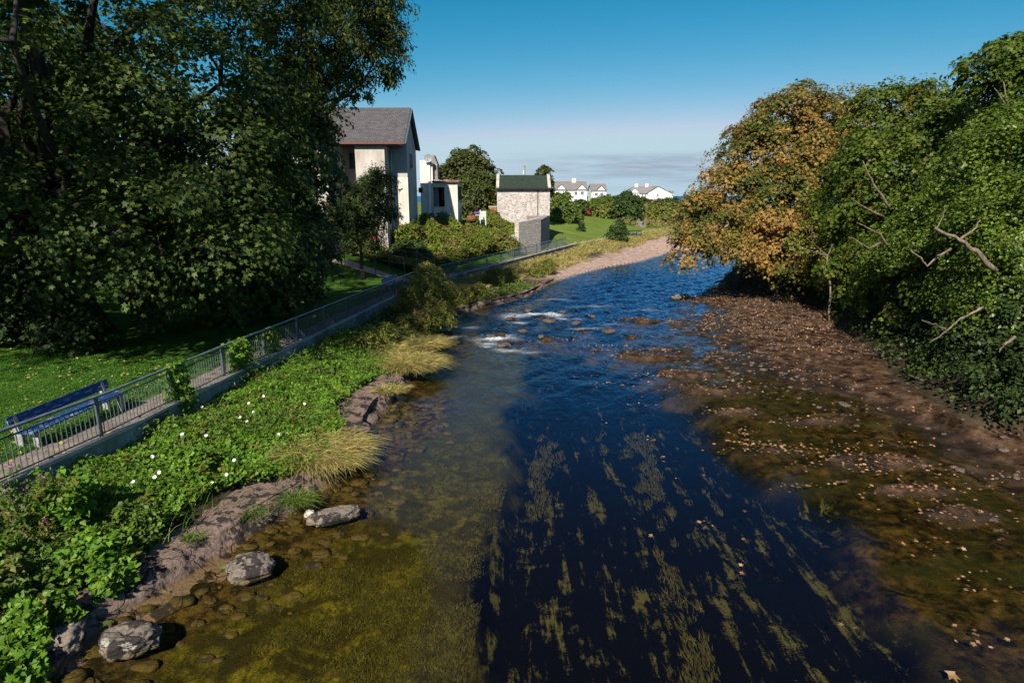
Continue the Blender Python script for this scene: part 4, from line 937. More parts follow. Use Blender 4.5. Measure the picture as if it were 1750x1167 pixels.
# left wing with gable to the front
mb = MB(); mb.prism([(-22,54.5,zb),(-15.4,54.5,zb),(-15.4,54.5,ze-.1),(-18.7,54.5,zr-.5),(-22,54.5,ze-.1)], (0,5.7,0)); mb.build('wing', M['house'], Hs)
mb = MB(); slab(mb, (-15.0,54.1,ze-.25),(-15.0,58.2,ze-.25),(-18.7,61.9,zr-.12),(-18.7,54.1,zr-.12)); slab(mb, (-22.4,54.1,ze-.25),(-18.7,54.1,zr-.122),(-18.7,61.9,zr-.122),(-22.4,58.2,ze-.25)); wr = mb.build('wing_roof', M['slatey'], Hs)
mb = MB(); mb.bar((-14.98,54.05,ze-.2),(-18.7,54.05,zr-.06),.06,.24,(0,1,0)); mb.bar((-22.42,54.05,ze-.2),(-18.7,54.05,zr-.06),.06,.24,(0,1,0)); mb.build('barge_board', M['trim'], wr)
mb = MB(); mb.bar((-15.0,57.75,ze+.2),(-18.7,62.02,zr+.10),.16,.06); mb.build('valley_flashing', M['lip'], rf)
def window(par, x0, x1, y, z0, z1, face='front', fr='pvc', t=.06, bars=1):
    mb = MB()
    if face == 'front':
        f = .06
        mb.box(x0,x1,y-t,y,z0,z0+f); mb.box(x0,x1,y-t,y,z1-f,z1); mb.box(x0,x0+f,y-t,y,z0+f,z1-f); mb.box(x1-f,x1,y-t,y,z0+f,z1-f)
        for k in range(bars):
            xm = x0 + (x1-x0)*(k+1)/(bars+1); mb.box(xm-.02,xm+.02,y-t,y,z0+f,z1-f)
        w = mb.build('window', M[fr], par)
        MB().box(x0+f,x1-f,y-t*.4,y-.002,z0+f,z1-f).build('pane', M['glass'], w)
        MB().box(x0-.06,x1+.06,y-t-.08,y+.0,z0-.08,z0-.003).build('sill', M['lip'], w)
    else:
        f = .06; X = y
        mb.box(X,X+t,x0,x1,z0,z0+f); mb.box(X,X+t,x0,x1,z1-f,z1); mb.box(X,X+t,x0,x0+f,z0+f,z1-f); mb.box(X,X+t,x1-f,x1,z0+f,z1-f)
        xm = (x0+x1)/2; mb.box(X,X+t,xm-.02,xm+.02,z0+f,z1-f)
        w = mb.build('window', M[fr], par)
        MB().box(X+.002,X+t*.4,x0+f,x1-f,z0+f,z1-f).build('pane', M['glass'], w)
        MB().box(X,X+t+.08,x0-.06,x1+.06,z0-.08,z0-.003).build('sill', M['lip'], w)
    return w
window(Hs, 62.0, 63.2, Xr, 10.4, 11.8, 'side', 'metal')
window(Hs, -14.95, -14.25, 60.296, 10.3, 11.7, 'front', 'metal')
window(Hs, -19.5, -18.2, 54.5, 9.6, 11.0, 'front'); window(Hs, -19.5, -18.2, 54.5, 5.4, 7.0, 'front')
window(Hs, -13.3, -12.3, 58.0, 5.4, 6.9, 'front', 'metal')
mb = MB(); mb.tube([(-11.05,60.1,ze-.3),(-11.05,60.1,3.0)], .06, 8); mb.build('downpipe', M['pvc'], Hs, True)
mb = MB(); mb.box(-13.2,-12.2,57.94,57.996,2.7,4.6); mb.build('door', M['redpaint'], Hs)
wl = empty('wall_lantern', (Xr, 65.2, 8.4), 'black bracket lamp on the shaded gable of the grey house', 'lamp')
MB().bar((Xr,65.2,8.4),(Xr+.5,65.2,8.45),.05,.05).build('bracket', M['blackgutter'], wl)
MB().box(Xr+.3,Xr+.7,65.0,65.4,8.2,8.7).build('lantern_box', M['blackgutter'], wl)

# ------------------------------------------------------------------ OUTBUILDING
Rb = empty('cream_outbuilding', (-7.5, 70, 3), 'cream flat roofed outbuilding with open dark doorway beside a taller ruined wall', 'building')
def bx(px0, px1, pyt, pyb, Y, dep, mb=None):
    a = PY(px0, pyt, Y); b = PY(px1, pyb, Y); mb = mb or MB(); mb.box(a[0], b[0], Y, Y+dep, b[2], a[2]); return mb
a = PY(742,312,70); b = PY(783,385,70)
mb = MB(); dx0 = PY(742,330,70)[0]; dx1 = PY(759.5,330,70)[0]; zt = PY(750,320,70)[2]; zs = PY(750,354,70)[2]; X1 = b[0]
mb.box(dx1, X1, 70, 75.2, 2.0, a[2]); mb.box(dx0-.1, dx1-.003, 70.0, 75.2, zt, a[2]-.003); mb.box(dx0-.1, dx1-.003, 70.0, 75.2, 2.0, zs); mb.build('wall', M['cream'], Rb)
MB().box(dx0-.1, dx1-.003, 71.4, 71.5, zs+.002, zt-.002).build('doorway', M['dark'], Rb)
MB().box(dx0+.62, dx1-.15, 71.25, 71.32, zs+.7, zt-.1).build('curtain', M['redpaint'], Rb)
mb = MB(); mb.box(dx0-.2, X1+.25, 69.7, 75.5, a[2]+.002, a[2]+.16); r_ = mb.build('roof_slab', M['trim'], Rb)
mb = MB()
for k in range(14):
    xx0 = dx0 + (X1-dx0)*k/14; mb.box(xx0, xx0+.2+.15*rng.random(), 69.9, 70.3, a[2]+.162, a[2]+.2+.1*rng.random())
mb.build('coping', M['lip'], r_)
t0 = PY(717,273,70.2); t1 = PY(741.5,375,70.2)
mb = MB(); mb.prism([(t0[0],70.2,2),(t1[0]-.0,70.2,2),(t1[0],70.2,t0[2]-.5),(t1[0]-.3,70.2,t0[2]+.1),(t0[0]+.6,70.2,t0[2]),(t0[0],70.2,t0[2]-.1)], (0,.5,0)); mb.build('ruined_wall', M['cream'], Rb)
mb = MB(); mb.prism([(t1[0]-.35,70.75,6),(t1[0]+.55,70.75,6),(t1[0]+.45,70.75,t0[2]-.4),(t1[0]+.1,70.75,t0[2]+.5),(t1[0]-.35,70.75,t0[2]+.45)], (0,1.8,0)); mb.build('rubble_gable', M['stonegrey'], Rb)
mb = MB(); mb.bar((t1[0]-.35,70.1,2),(t1[0]-.35,70.1,t0[2]-.2),.22,.2,(0,1,0)); mb.build('pier', M['white'], Rb)
q0 = PY(765,343,69.3); q1 = PY(755,368,69.3); mb = MB(); mb.prism([(q1[0],69.3,3),(q0[0],69.3,3),(q0[0],69.3,q0[2]),(q0[0]-.12,69.3,q0[2]),(q1[0],69.3,q1[2])], (0,.12,0)); mb.build('step_parapet', M['cream'], Rb)
for f_ in (0, 1): window(Rb, 70.6+2.2*f_, 72.3+2.2*f_, X1, a[2]-1.9, a[2]-.35, 'side', 'metal')
sd = PY(732,271,69.9); ds = empty('satellite_dish', sd, 'round grey satellite dish on top of the ruined cream wall', 'satellite dish')
mb = MB(); vs = [(sd[0], 69.75, sd[2])]; fs = []
for j in range(1, 5):
    for k in range(18):
        an = 2*math.pi*k/18; r = .42*j/4; vs.append((sd[0]+r*math.cos(an), 69.75-.5*r*r, sd[2]+r*math.sin(an)))
for k in range(18): fs.append((0, 1+k, 1+(k+1) % 18))
for j in range(3):
    for k in range(18): fs.append((1+j*18+k, 1+(j+1)*18+k, 1+(j+1)*18+(k+1) % 18, 1+j*18+(k+1) % 18))
mb.add(vs, fs); mb.add([(x_, y_+.03, z_) for x_, y_, z_ in vs], [f[::-1] for f in fs]); mb.build('reflector', M['dish'], ds, True)
mb = MB(); mb.bar((sd[0],69.78,sd[2]),(sd[0]+.1,70.1,sd[2]-.6),.05,.05); mb.bar((sd[0],69.75,sd[2]-.35),(sd[0],69.3,sd[2]-.05),.03,.03); mb.build('mount_arm', M['metal'], ds)

# yard clutter
def yard(px, py, Y): return PY(px, py, Y)
q = yard(738,372,68.8); e = empty('plastic_barrel', q, 'blue plastic barrel by the outbuilding steps', 'barrel')
MB().tube([(q[0],q[1],q[2]-1.2),(q[0],q[1],q[2]-.2),(q[0],q[1],q[2]+.2),(q[0],q[1],q[2]+.42)], [.26,.3,.3,.24], 14).build('drum', M['bluebin'], e, True)
MB().tube([(q[0],q[1],q[2]+.421),(q[0],q[1],q[2]+.46)], .25, 14).build('lid', M['dark'], e)
q = yard(761,369,68.2); e = empty('garden_table', q, 'pale teal garden table half buried in weeds before the outbuilding', 'table')
MB().box(q[0]-.65,q[0]+.65,67.9,68.6,q[2]+.1,q[2]+.16).build('table_top', M['teal'], e)
for sx in (-.55,.55):
    for sy in (68.0,68.5): MB().box(q[0]+sx-.03,q[0]+sx+.03,sy-.03,sy+.03,q[2]-1.4,q[2]+.1).build('leg', M['teal'], e)
q = yard(806,374,71); e = empty('rusty_drum', q, 'rusty oil drum lying on its side in the yard', 'drum')
MB().tube([(q[0]-.5,71,q[2]),(q[0]-.15,71,q[2]),(q[0]-.12,71,q[2]),(q[0]+.5,71,q[2])], [.33,.33,.35,.33], 16).build('barrel_body', M['rust'], e, True)
MB().tube([(q[0]+.501,71,q[2]),(q[0]+.52,71,q[2])], .28, 16).build('end_cap', M['dark'], e)
q = yard(817,368,71.2); e = empty('plastic_chair', q, 'white plastic chair beside the rusty drum', 'chair')
MB().box(q[0]-.28,q[0]+.28,71,71.5,q[2]-.0,q[2]+.05).build('seat', M['pvc'], e)
MB().box(q[0]+.22,q[0]+.28,71,71.5,q[2]+.052,q[2]+.6).build('backrest', M['pvc'], e)
for sx in (-.24,.24):
    for sy in (71.04,71.46): MB().bar((q[0]+sx,sy,q[2]-.9),(q[0]+sx,sy,q[2]),.04,.04,(0,1,0)).build('leg', M['pvc'], e)
rock('cloth_bundle', 'purple cloth bundle heaped on the white plastic chair', (q[0]-.1,71.2,q[2]+.22), (.36,.25,.17), .3, M['violet'], 8, 'cloth', sub=3)
q = yard(825,368,72.5); e = empty('old_fridge', q, 'pale greenish old fridge standing between the chair and the brick pier', 'fridge')
MB().box(q[0]-.4,q[0]+.4,72.5,73.1,q[2]-1.6,q[2]+.45).build('body', m_plain('fridge_enamel', (.55,.58,.5), .5), e)
MB().box(q[0]-.38,q[0]+.38,72.45,72.496,q[2]-1.5,q[2]+.42).build('door', m_plain('fridge_door', (.6,.62,.55), .5), e)
q = yard(842,362,80.5); e = empty('brick_pier', q, 'crumbling red brick pier against the left end of the stone cottage', 'pier')
MB().box(q[0]-.45,q[0]+.45,80.4,81.0,3.0,q[2]+.55).build('pier_body', M['brick'], e); MB().box(q[0]-.5,q[0]+.5,80.35,81.05,q[2]+.552,q[2]+.7).build('cap', M['lip'], e)
q = yard(641,415,56.5); gz = G(q[0], 56.5); e = empty('wheelie_bin', (q[0],56.5,gz), 'green wheelie bin by the red door under the small ash', 'bin')
mb = MB(); mb.add([(q[0]-.24,56.3,gz),(q[0]+.24,56.3,gz),(q[0]+.24,56.7,gz),(q[0]-.24,56.7,gz),(q[0]-.3,56.2,gz+1),(q[0]+.3,56.2,gz+1),(q[0]+.3,56.8,gz+1),(q[0]-.3,56.8,gz+1)], [(0,3,2,1),(4,5,6,7),(0,1,5,4),(1,2,6,5),(2,3,7,6),(3,0,4,7)]); mb.build('body', M['greenbin'], e)
MB().box(q[0]-.32,q[0]+.32,56.17,56.84,gz+1.002,gz+1.07).build('lid', M['greenbin'], e)

# ------------------------------------------------------------------ STONE COTTAGE
c0 = PY(849.5,378,82); c1 = PY(940,322,82); x0, x1, ze_ = c0[0], c1[0], c1[2]; zr_ = PY(900,301,85)[2]
Cs = empty('stone_cottage', ((x0+x1)/2, 82, c0[2]), 'small rubble stone cottage with dark green roof and white gable copings', 'cottage')
mb = MB(); mb.prism([(x0,82,2.2),(x0,88,2.2),(x0,88,ze_),(x0,85,zr_-.1),(x0,82,ze_)], (x1-x0,0,0)); mb.build('wall', M['stone'], Cs)
mb = MB(); slab(mb, (x0+.2,81.75,ze_-.02),(x1-.2,81.75,ze_-.02),(x1-.2,85,zr_),(x0+.2,85,zr_)); slab(mb, (x0+.2,85,zr_+.001),(x1-.2,85,zr_+.001),(x1-.2,88.25,ze_-.02),(x0+.2,88.25,ze_-.02)); rf = mb.build('roof', M['felt'], Cs)
for xa in (x0-.1, x1-.28):
    mb = MB(); mb.prism([(xa,81.72,ze_-.05),(xa,85,zr_+.04),(xa,88.28,ze_-.05),(xa,88.28,ze_+.2),(xa,85,zr_+.26),(xa,81.72,ze_+.2)], (.38,0,0)); mb.build('gable_coping', M['lip'], rf)
MB().bar((x0-.1,81.66,ze_-.04),(x1+.1,81.66,ze_-.04),.14,.2).build('gutter', M['blackgutter'], rf)
xd = PY(919,350,81.9)[0]; MB().tube([(xd,81.93,ze_-.1),(xd,81.93,4.4)], .045, 7).build('downpipe', M['blackgutter'], Cs)
gw = empty('garden_wall', (.75, 71.8, 1.4), 'tall coursed grey stone wall beside the far path, in front of the cottage', 'wall')
mb = MB(); A = np.array([.75,71.8]); B = np.array([3.4,75.6]); dr = unit((B-A)[None])[0]; nr = np.array([-dr[1], dr[0]])*.55
mb.add([(*A,1),(*B,1),(*(B+nr),1),(*(A+nr),1),(*A,5.0),(*B,5.4),(*(B+nr),5.4),(*(A+nr),5.0)], [(0,3,2,1),(4,5,6,7),(0,1,5,4),(1,2,6,5),(2,3,7,6),(3,0,4,7)]); mb.build('wall_body', M['slatewall'], gw)
A2 = A+nr+np.array([-.01,.25]); mb = MB(); mb.box(A2[0]-.7, A2[0]-.02, A2[1]-.3, A2[1]+.3, 1.5, 3.6); mb.build('buttress', M['lip'], gw)
rw = empty('rubble_wall', (4, 79.5, 1.6), 'dark rubble stub wall joining the coursed wall to the cottage corner', 'wall')
mb = MB(); A = np.array([3.42,75.75]); B = np.array([4.75,81.95]); nr = np.array([-.5,.1])
mb.add([(*A,1),(*B,1),(*(B+nr),1),(*(A+nr),1),(*A,5.15),(*B,5.5),(*(B+nr),5.5),(*(A+nr),5.15)], [(0,3,2,1),(4,5,6,7),(0,1,5,4),(1,2,6,5),(2,3,7,6),(3,0,4,7)]); mb.build('wall_body', M['stonegrey'], rw)
mb = MB(); mb.box(1.9, 4.4, 81.2, 81.7, 5.0, 5.45); mb.build('wall_cap', M['stonegrey'], rw)

# ------------------------------------------------------------------ round tree behind, pole, far trees
tree('round_sycamore', 'round olive green tree standing behind the cream outbuilding',
     px_lobes([(800,300,92,3.4),(775,310,91,2.7),(825,315,92,2.9),(800,345,90,3.6),(770,345,90,2.4),(835,350,91,2.6),(760,300,91,1.5),(790,275,92,1.5)]), (-6.2, 92), M['olive'], 900, 46, .8, .36, 'kite', .3, .25, 'bark_mid')
tree('birch_tree', 'tip of a yellowing tree showing above the cottage roof', px_lobes([(928,303,100,1.4),(930,294,100,.9),(927,320,100,1.8)]), (4.6, 100), M['olive'], 140, 40, .45, .3, 'kite', .12, .4, 'bark_mid')
q = PY(897,283,110); e = empty('utility_pole', (q[0],110,G(q[0],110)), 'wooden utility pole standing beyond the cottage roof', 'pole')
MB().tube([(q[0],110,G(q[0],110)-.2),(q[0],110,q[2])], [.13,.1], 8).build('shaft', M['polewood'], e)
MB().box(q[0]-.45,q[0]+.2,109.9,110.0,q[2]-.25,q[2]-.15).build('crossarm', M['polewood'], e)
MB().box(q[0]-.3,q[0]-.13,109.8,109.89,q[2]-1.4,q[2]-.8).build('switch_box', M['pvc'], e)
for lab, lob, mt, n in [
    ('bright green round bush against the right side of the stone cottage', [(962,354,112,2.0),(956,362,110,2.0),(972,364,110,1.7),(953,347,112,1.5)], 'farlight', 300),
    ('dark hedge bush beside the first white house doorway', [(990,357,128,1.6),(985,361,126,1.4)], 'farbush', 120),
    ('wide mid green bush in front of the second white house', [(1025,354,132,2.0),(1038,350,136,1.9),(1015,357,130,1.5)], 'farlight', 260),
    ('small brown shrub at the foot of the wide mid green bush', [(1033,360,128,1.2)], 'shrub', 70),
    ('large dark leafy bush on the upper lawn between the white houses', [(1066,352,130,2.4),(1080,355,129,2.0),(1055,360,128,1.7),(1073,345,132,1.6),(1078,366,127,1.5)], 'farbush', 340),
    ('dark hedge behind the large bush below the third white house', [(1050,347,190,2.0),(1100,349,185,1.8),(1088,348,188,1.8)], 'farbush', 220),
    ('dark bush near the shore beside the autumn tree', [(1135,357,150,2.3),(1148,359,150,2.2),(1128,358,148,2.0)], 'farbush', 260),
    ('olive bush below the dark one near the shore', [(1122,366,138,2.0),(1135,368,136,2.0),(1150,365,136,2.0)], 'shrub', 220),
    ('long low hedge before the white gable of the third house', [(1110,350,230,1.7),(1125,350,230,1.7),(1140,350,230,1.7),(1155,349,230,2.0),(1095,351,230,1.7)], 'farbush', 240)]:
    shrub('bush', lab, lob, mt, n, 40, .8, .42, 'kite', cat='bush')
shrub('red_shrub', 'small red shrub on the top edge of the lawn', [(1001,362,127,.95),(995,363,127,.6)], 'redleaf', 70, 40, .4, .3, 'kite')
shrub('shrub', 'lone sapling shrub on the middle of the far lawn', [(994,391,100,.5),(994,385,100,.35)], 'farbush', 40, 30, .3, .22, 'kite')
# heath beyond the lawn
x, y = scatter(30000, 14, 70, 118, 300, lambda x, y: (x > .165*y) & (x < .30*y) & (x < xW(y) + 3))
C = np.stack([x, y, terrain(x, y) + rng.random(len(x)) * 1.3 * np.clip(.6 + .7*fbm(x, y, .12), .1, 1.6)], 1)
o = leaves('heath', C, np.array([[0,-.4,.9]]) + rng.normal(0, .5, C.shape), .7 * rng.uniform(.5, 1.3, len(C)), 'kite', M['heath']); tag(o, kind='stuff')
# picnic table
q = P(1083,402,1.95); z0 = G(q[0], q[1]); e = empty('picnic_table', (q[0], q[1], z0), 'dark topped picnic table with teal frame on the far lawn', 'picnic table', rz=.3)
REL[0] = True
MB().box(-1.1,1.1,-.45,.45,1.0,1.14).build('table_top', M['timber'], e)
for s in (-1,1): MB().box(-1.0,1.0,s*.95-.2,s*.95+.2,.55,.63).build('bench_seat', M['timber'], e)
for s in (-.7,.7):
    mb = MB(); mb.bar((s,-.95,-.05),(s,-.25,.94),.09,.09,(1,0,0)); mb.bar((s,.95,-.05),(s,.25,.94),.09,.09,(1,0,0)); mb.box(s+.05,s+.1,-1.1,1.1,.46,.54); mb.build('frame', M['teal'], e)
MB().box(-.5,.5,-.3,.3,.0,.55).build('pedestal', M['teal'], e)
REL[0] = False
q = PY(1008,352,133); z0 = G(q[0],133); e = empty('notice_board', (q[0],133,z0), 'yellow notice board on a white post at the lawn top', 'sign')
MB().tube([(q[0],133,z0-.1),(q[0],133,PY(1008,342,133)[2])], .06, 7).build('post', M['pvc'], e)
a = PY(1005,341,132.9); b = PY(1012,347,132.9); MB().box(a[0],b[0],132.85,132.93,b[2],a[2]).build('board', M['yellow'], e)
a = P(1092,366,4.3); mb = MB(); p0 = PY(1090,368,120); p1 = PY(1103,370,118); e = empty('low_stone_wall', p0, 'short low pale stone wall beyond the far lawn', 'wall')
mb.bar((p0[0],p0[1],G(p0[0],p0[1])+.5),(p1[0],p1[1],G(p1[0],p1[1])+.4),.5,1.0); mb.build('wall_body', M['stonegrey'], e)
V = []; 
for a_, b_ in [((1042,374),(1056,374)),((1044,377),(1051,378)),((1046,380),(1055,382)),((1052,386),(1062,387)),((1060,392),(1070,392))]:
    for pp in (a_, b_):
        z0 = 3.0
        for _ in range(8): qq = P(pp[0], pp[1], z0); z0 = G(qq[0], qq[1]) + .04
        V.append((qq[0], qq[1], z0))
o = np_mesh('lawn_path', np.array(V), np.array([[2*i_, 2*i_+1, 2*i_+3, 2*i_+2] for i_ in range(4)]), M['farpath']); tag(o, kind='structure')

# ------------------------------------------------------------------ FAR WHITE HOUSES
def zat(py, Y): return PY(875, py, Y)[2]
def xat(px, Y): return PY(px, 335, Y)[0]
def far_house(label, Y, pxl, pxr, ridge, eave, dep, gablets, chims, winpx, door=None):
    xl_, xr_ = xat(pxl, Y), xat(pxr, Y); zb_ = G((xl_+xr_)/2, Y) - .5; ze2 = zat(eave, Y); zr2 = zat(ridge, Y + dep/2)
    h = empty('white_house', ((xl_+xr_)/2, Y, zb_), label, 'house')
    mb = MB(); mb.prism([(xl_,Y,zb_),(xl_,Y+dep,zb_),(xl_,Y+dep,ze2),(xl_,Y+dep/2,zr2-.2),(xl_,Y,ze2)], (xr_-xl_,0,0)); mb.build('wall', M['white'], h)
    mb = MB(); slab(mb, (xl_-.3,Y-.4,ze2-.1),(xr_+.3,Y-.4,ze2-.1),(xr_+.3,Y+dep/2,zr2),(xl_-.3,Y+dep/2,zr2),.18); slab(mb, (xl_-.3,Y+dep/2,zr2+.001),(xr_+.3,Y+dep/2,zr2+.001),(xr_+.3,Y+dep+.4,ze2-.1),(xl_-.3,Y+dep+.4,ze2-.1),.18)
    rf = mb.build('roof', M['farslate'], h)
    MB().tube([(xl_-.3,Y+dep/2,zr2+.2),(xr_+.3,Y+dep/2,zr2+.2)], .14, 6).build('ridge_tiles', M['brick'], rf)
    for g in gablets:
        gx = xat(g, Y); mb = MB(); mb.prism([(gx-1.5,Y-.15,ze2-.4),(gx+1.5,Y-.15,ze2-.4),(gx+1.5,Y-.15,ze2),(gx,Y-.15,ze2+1.5),(gx-1.5,Y-.15,ze2)], (0,2.5,0)); gb = mb.build('gablet', M['white'], h)
        mb = MB(); mb.prism([(gx-1.8,Y-.4,ze2-.12),(gx,Y-.4,ze2+1.62),(gx,Y-.4,ze2+1.8),(gx-1.9,Y-.4,ze2+.05)], (0,3.3,0)); mb.prism([(gx+1.8,Y-.4,ze2-.12),(gx+1.9,Y-.4,ze2+.05),(gx,Y-.4,ze2+1.8),(gx,Y-.4,ze2+1.62)], (0,3.3,0)); mb.build('gablet_roof', M['farslate'], gb)
    for c in chims:
        cx = xat(c, Y+dep/2); ch = MB().box(cx-.6,cx+.6,Y+dep/2-.5,Y+dep/2+.5,zr2-.8,zr2+1.3).build('chimney', M['white'], rf)
        MB().tube([(cx,Y+dep/2,zr2+1.302),(cx,Y+dep/2,zr2+1.7)], .16, 7).build('chimney_pot', M['brick'], ch)
    for wx, wt, wb in winpx:
        a = xat(wx-2.6, Y); b = xat(wx+2.6, Y); window(h, a, b, Y, zat(wb, Y), zat(wt, Y), 'front', 'pvc', .12)
    if door:
        MB().box(xat(door-2, Y), xat(door+2, Y), Y-.1, Y-.004, zb_, zat(340, Y)).build('door', M['bluebin'], h)
    return h
far_house('first white two storey house, beside the cottage, with a central chimney and a blue door', 205, 942, 1003, 312, 324.5, 11, [959,994], [980], [(984,327.5,332.5),(995,327.5,332.5),(970,327.5,332.5),(984,340,346),(970,340,346)], 994.5)
far_house('second white house, partly behind the first, with a red trimmed window', 225, 1011, 1036, 316, 326, 10, [1027], [], [(1019,329.5,334),(1028,330,334)])
# third house: long side to the left, big gable to the camera
Y3 = 285; xg0, xg1 = xat(1107, Y3), xat(1148, Y3); zr3 = zat(318.5, Y3); ze3 = zat(329, Y3); zb3 = G((xg0+xg1)/2, Y3) - .6; xm3 = xat(1124, Y3)
h3 = empty('white_house', (xm3, Y3, zb3), 'third white house, standing alone, with a broad plain gable facing the river', 'house')
mb = MB(); mb.prism([(xg0,Y3,zb3),(xg1,Y3,zb3),(xg1,Y3,ze3-.3),(xm3,Y3,zr3-.2),(xg0,Y3,ze3)], (0,9,0)); mb.build('gable_wall', M['white'], h3)
xh0 = xat(1072, Y3); mb = MB(); mb.box(xh0, xg0-.01, Y3+1.5, Y3+9, zb3, ze3-.4); mb.build('wall', M['white'], h3)
mb = MB(); slab(mb, (xh0-.5,Y3+1.0,ze3-.45),(xg0+.6,Y3+1.0,ze3-.45),(xm3,Y3+5,zr3),(xat(1085,Y3),Y3+5,zr3),.2); slab(mb, (xat(1085,Y3),Y3+5,zr3+.001),(xm3,Y3+5,zr3+.001),(xm3,Y3+9.4,ze3-.3),(xh0-.5,Y3+9.4,ze3-.3),.2)
slab(mb, (xg0-.4,Y3-.4,ze3-.3),(xm3,Y3-.4,zr3-.05),(xm3,Y3+9,zr3-.05),(xg0-.4,Y3+9,ze3-.3),.2); slab(mb, (xm3,Y3-.4,zr3-.051),(xg1+.4,Y3-.4,ze3-.6),(xg1+.4,Y3+9,ze3-.6),(xm3,Y3+9,zr3-.051),.2)
rf = mb.build('roof', M['farslate'], h3)
for c in (1090, 1108): MB().box(xat(c,Y3)-.7,xat(c,Y3)+.7,Y3+4.4,Y3+5.4,zr3-.6,zr3+1.1).build('chimney', M['white'], rf)
gx = xat(1086, Y3); mb = MB(); mb.prism([(gx-2,Y3+1.2,ze3-1.5),(gx+2,Y3+1.2,ze3-1.5),(gx+2,Y3+1.2,ze3-.4),(gx,Y3+1.2,ze3+1.3),(gx-2,Y3+1.2,ze3-.4)], (0,3,0)); mb.build('gablet', M['white'], h3)
for wx in (1085,1090,1094,1099,1104): window(h3, xat(wx-1.1,Y3), xat(wx+1.1,Y3), Y3+(1.2 if wx<1088 else 1.5), zat(337,Y3), zat(332,Y3), 'front', 'pvc', .12, 0)
window(h3, xat(1122.5,Y3), xat(1125.5,Y3), Y3, zat(336,Y3), zat(332,Y3), 'front', 'pvc', .12)
mb = MB(); mb.box(xg1+.01, xat(1151,Y3), Y3+1, Y3+8, zb3, zat(330,Y3)); mb.build('side_extension', M['white'], h3)
MB().box(xg1-.5, xat(1151,Y3)+.4, Y3+.7, Y3+8.3, zat(330,Y3)+.002, zat(326.5,Y3)).build('extension_roof', M['farslate'], h3)

# ------------------------------------------------------------------ fallen leaves
def flat_leaves(name, x, y, z, size, mat, tilt=.15):
    C = np.stack([x, y, z], 1); N = np.array([[0,0,1.0]]) + rng.normal(0, tilt, C.shape); return leaves(name, C, N, size, 'palm', mat, None, 0)
x, y = scatter(26000, 4, 22, 9, 56, lambda x, y: (x > xM(y) - .6) & (x < xR(y) + .6))
k = rng.random(len(x)) < np.clip(.10 + .5*fbm(x, y, 1.1, 14, 8) + .75*sst(27, 38, y), .01, 1); x, y = x[k], y[k]
z = terrain(x, y); k = z > .0; x, y, z = x[k], y[k], z[k]
o = flat_leaves('leaf_litter', x, y, z + .02, .115*rng.uniform(.6, 1.3, len(x)), M['litter'], .3); tag(o, kind='stuff')
# floating leaf rafts
xs_, ys_ = [], []
for px, py, n, sx, sy in [(1050,657,30,.35,.2),(1105,690,14,.3,.25),(1112,750,12,.18,.12),(1200,895,14,.12,.1),(1140,785,8,.2,.2),(1093,640,12,.4,.3),(1310,760,90,.8,.35),(1330,770,60,.6,.2),
      (1370,830,40,.35,.1),(1440,825,14,.15,.1),(1260,740,40,.4,.3),(1240,700,60,.7,.25),(1480,790,110,1.1,.35),(1520,800,80,.8,.3),(1560,840,50,.8,.3),(1350,830,20,.3,.15),(1640,880,40,.6,.3),(1690,1000,30,.5,.3),
      (1590,930,24,.4,.3),(1660,1090,16,.3,.2),(1120,650,20,.5,.4),(1010,640,16,.6,.5),(980,590,20,.8,.3),(1430,770,40,.8,.3),(1230,650,60,.8,.3),(1550,760,60,.8,.2),(1700,820,50,.9,.3)]:
    q = P(px, py); xs_.append(q[0] + rng.normal(0, sx, (n+1)//2)); ys_.append(q[1] + rng.normal(0, sy, (n+1)//2))
x = np.concatenate(xs_ + [rng.uniform(3, 14, 60)]); y = np.concatenate(ys_ + [rng.uniform(9, 30, 60)])
for (ix, iy, ax, ay, h) in isles:
    m_i = int(46 * ax); x = np.concatenate([x, rng.normal(ix, ax * .75, m_i)]); y = np.concatenate([y, rng.normal(iy, ay * 1.0, m_i)])
k = (x > xE(y) + .5) & (y < 42)
x, y = x[k], y[k]; z = np.maximum(terrain(x, y), .0) + .012
o = flat_leaves('floating_leaves', x, y, z, .12*rng.uniform(.5, 1.2, len(x)), M['litter'], .2); tag(o, kind='stuff')
x, y = scatter(1500, -22, -9.8, 11, 24, lambda x, y: (x < xW(y) - .2) & (rng.random(len(x)) < np.where(x > xW(y)-1.2, .22, .5)))
o = flat_leaves('lawn_litter', x, y, terrain(x, y) + .035, .13*rng.uniform(.5, 1.2, len(x)), M['litterpale'], .3); tag(o, kind='stuff')
x, y = scatter(1600, -11, -9, 11, 24, lambda x, y: (x < xW(y) - .02) & (x > xW(y) - .42))
o = flat_leaves('path_litter', x, y, zP(y) + .03, .1*rng.uniform(.5, 1.2, len(x)), M['litter'], .3); tag(o, kind='stuff')
def one_leaf(label, px, py, z, s, mat):
    q = P(px, py, z); o = leaves('fallen_leaf', q[None]*0, np.array([[.1,-.2,1.0]]), s, 'palm', mat, None, 0); o.location = q; tag(o, label, 'leaf')
one_leaf('single orange leaf floating at the near right corner of the water', 1624, 1146, .02, .26, M['litter'])
one_leaf('pale green leaf at the tip of the rock ledge above the rounded boulder', 183, 1067, .06, .2, M['farlight'])
one_leaf('small green leaf floating beside the angular brown boulder', 378, 968, .02, .16, M['bright'])

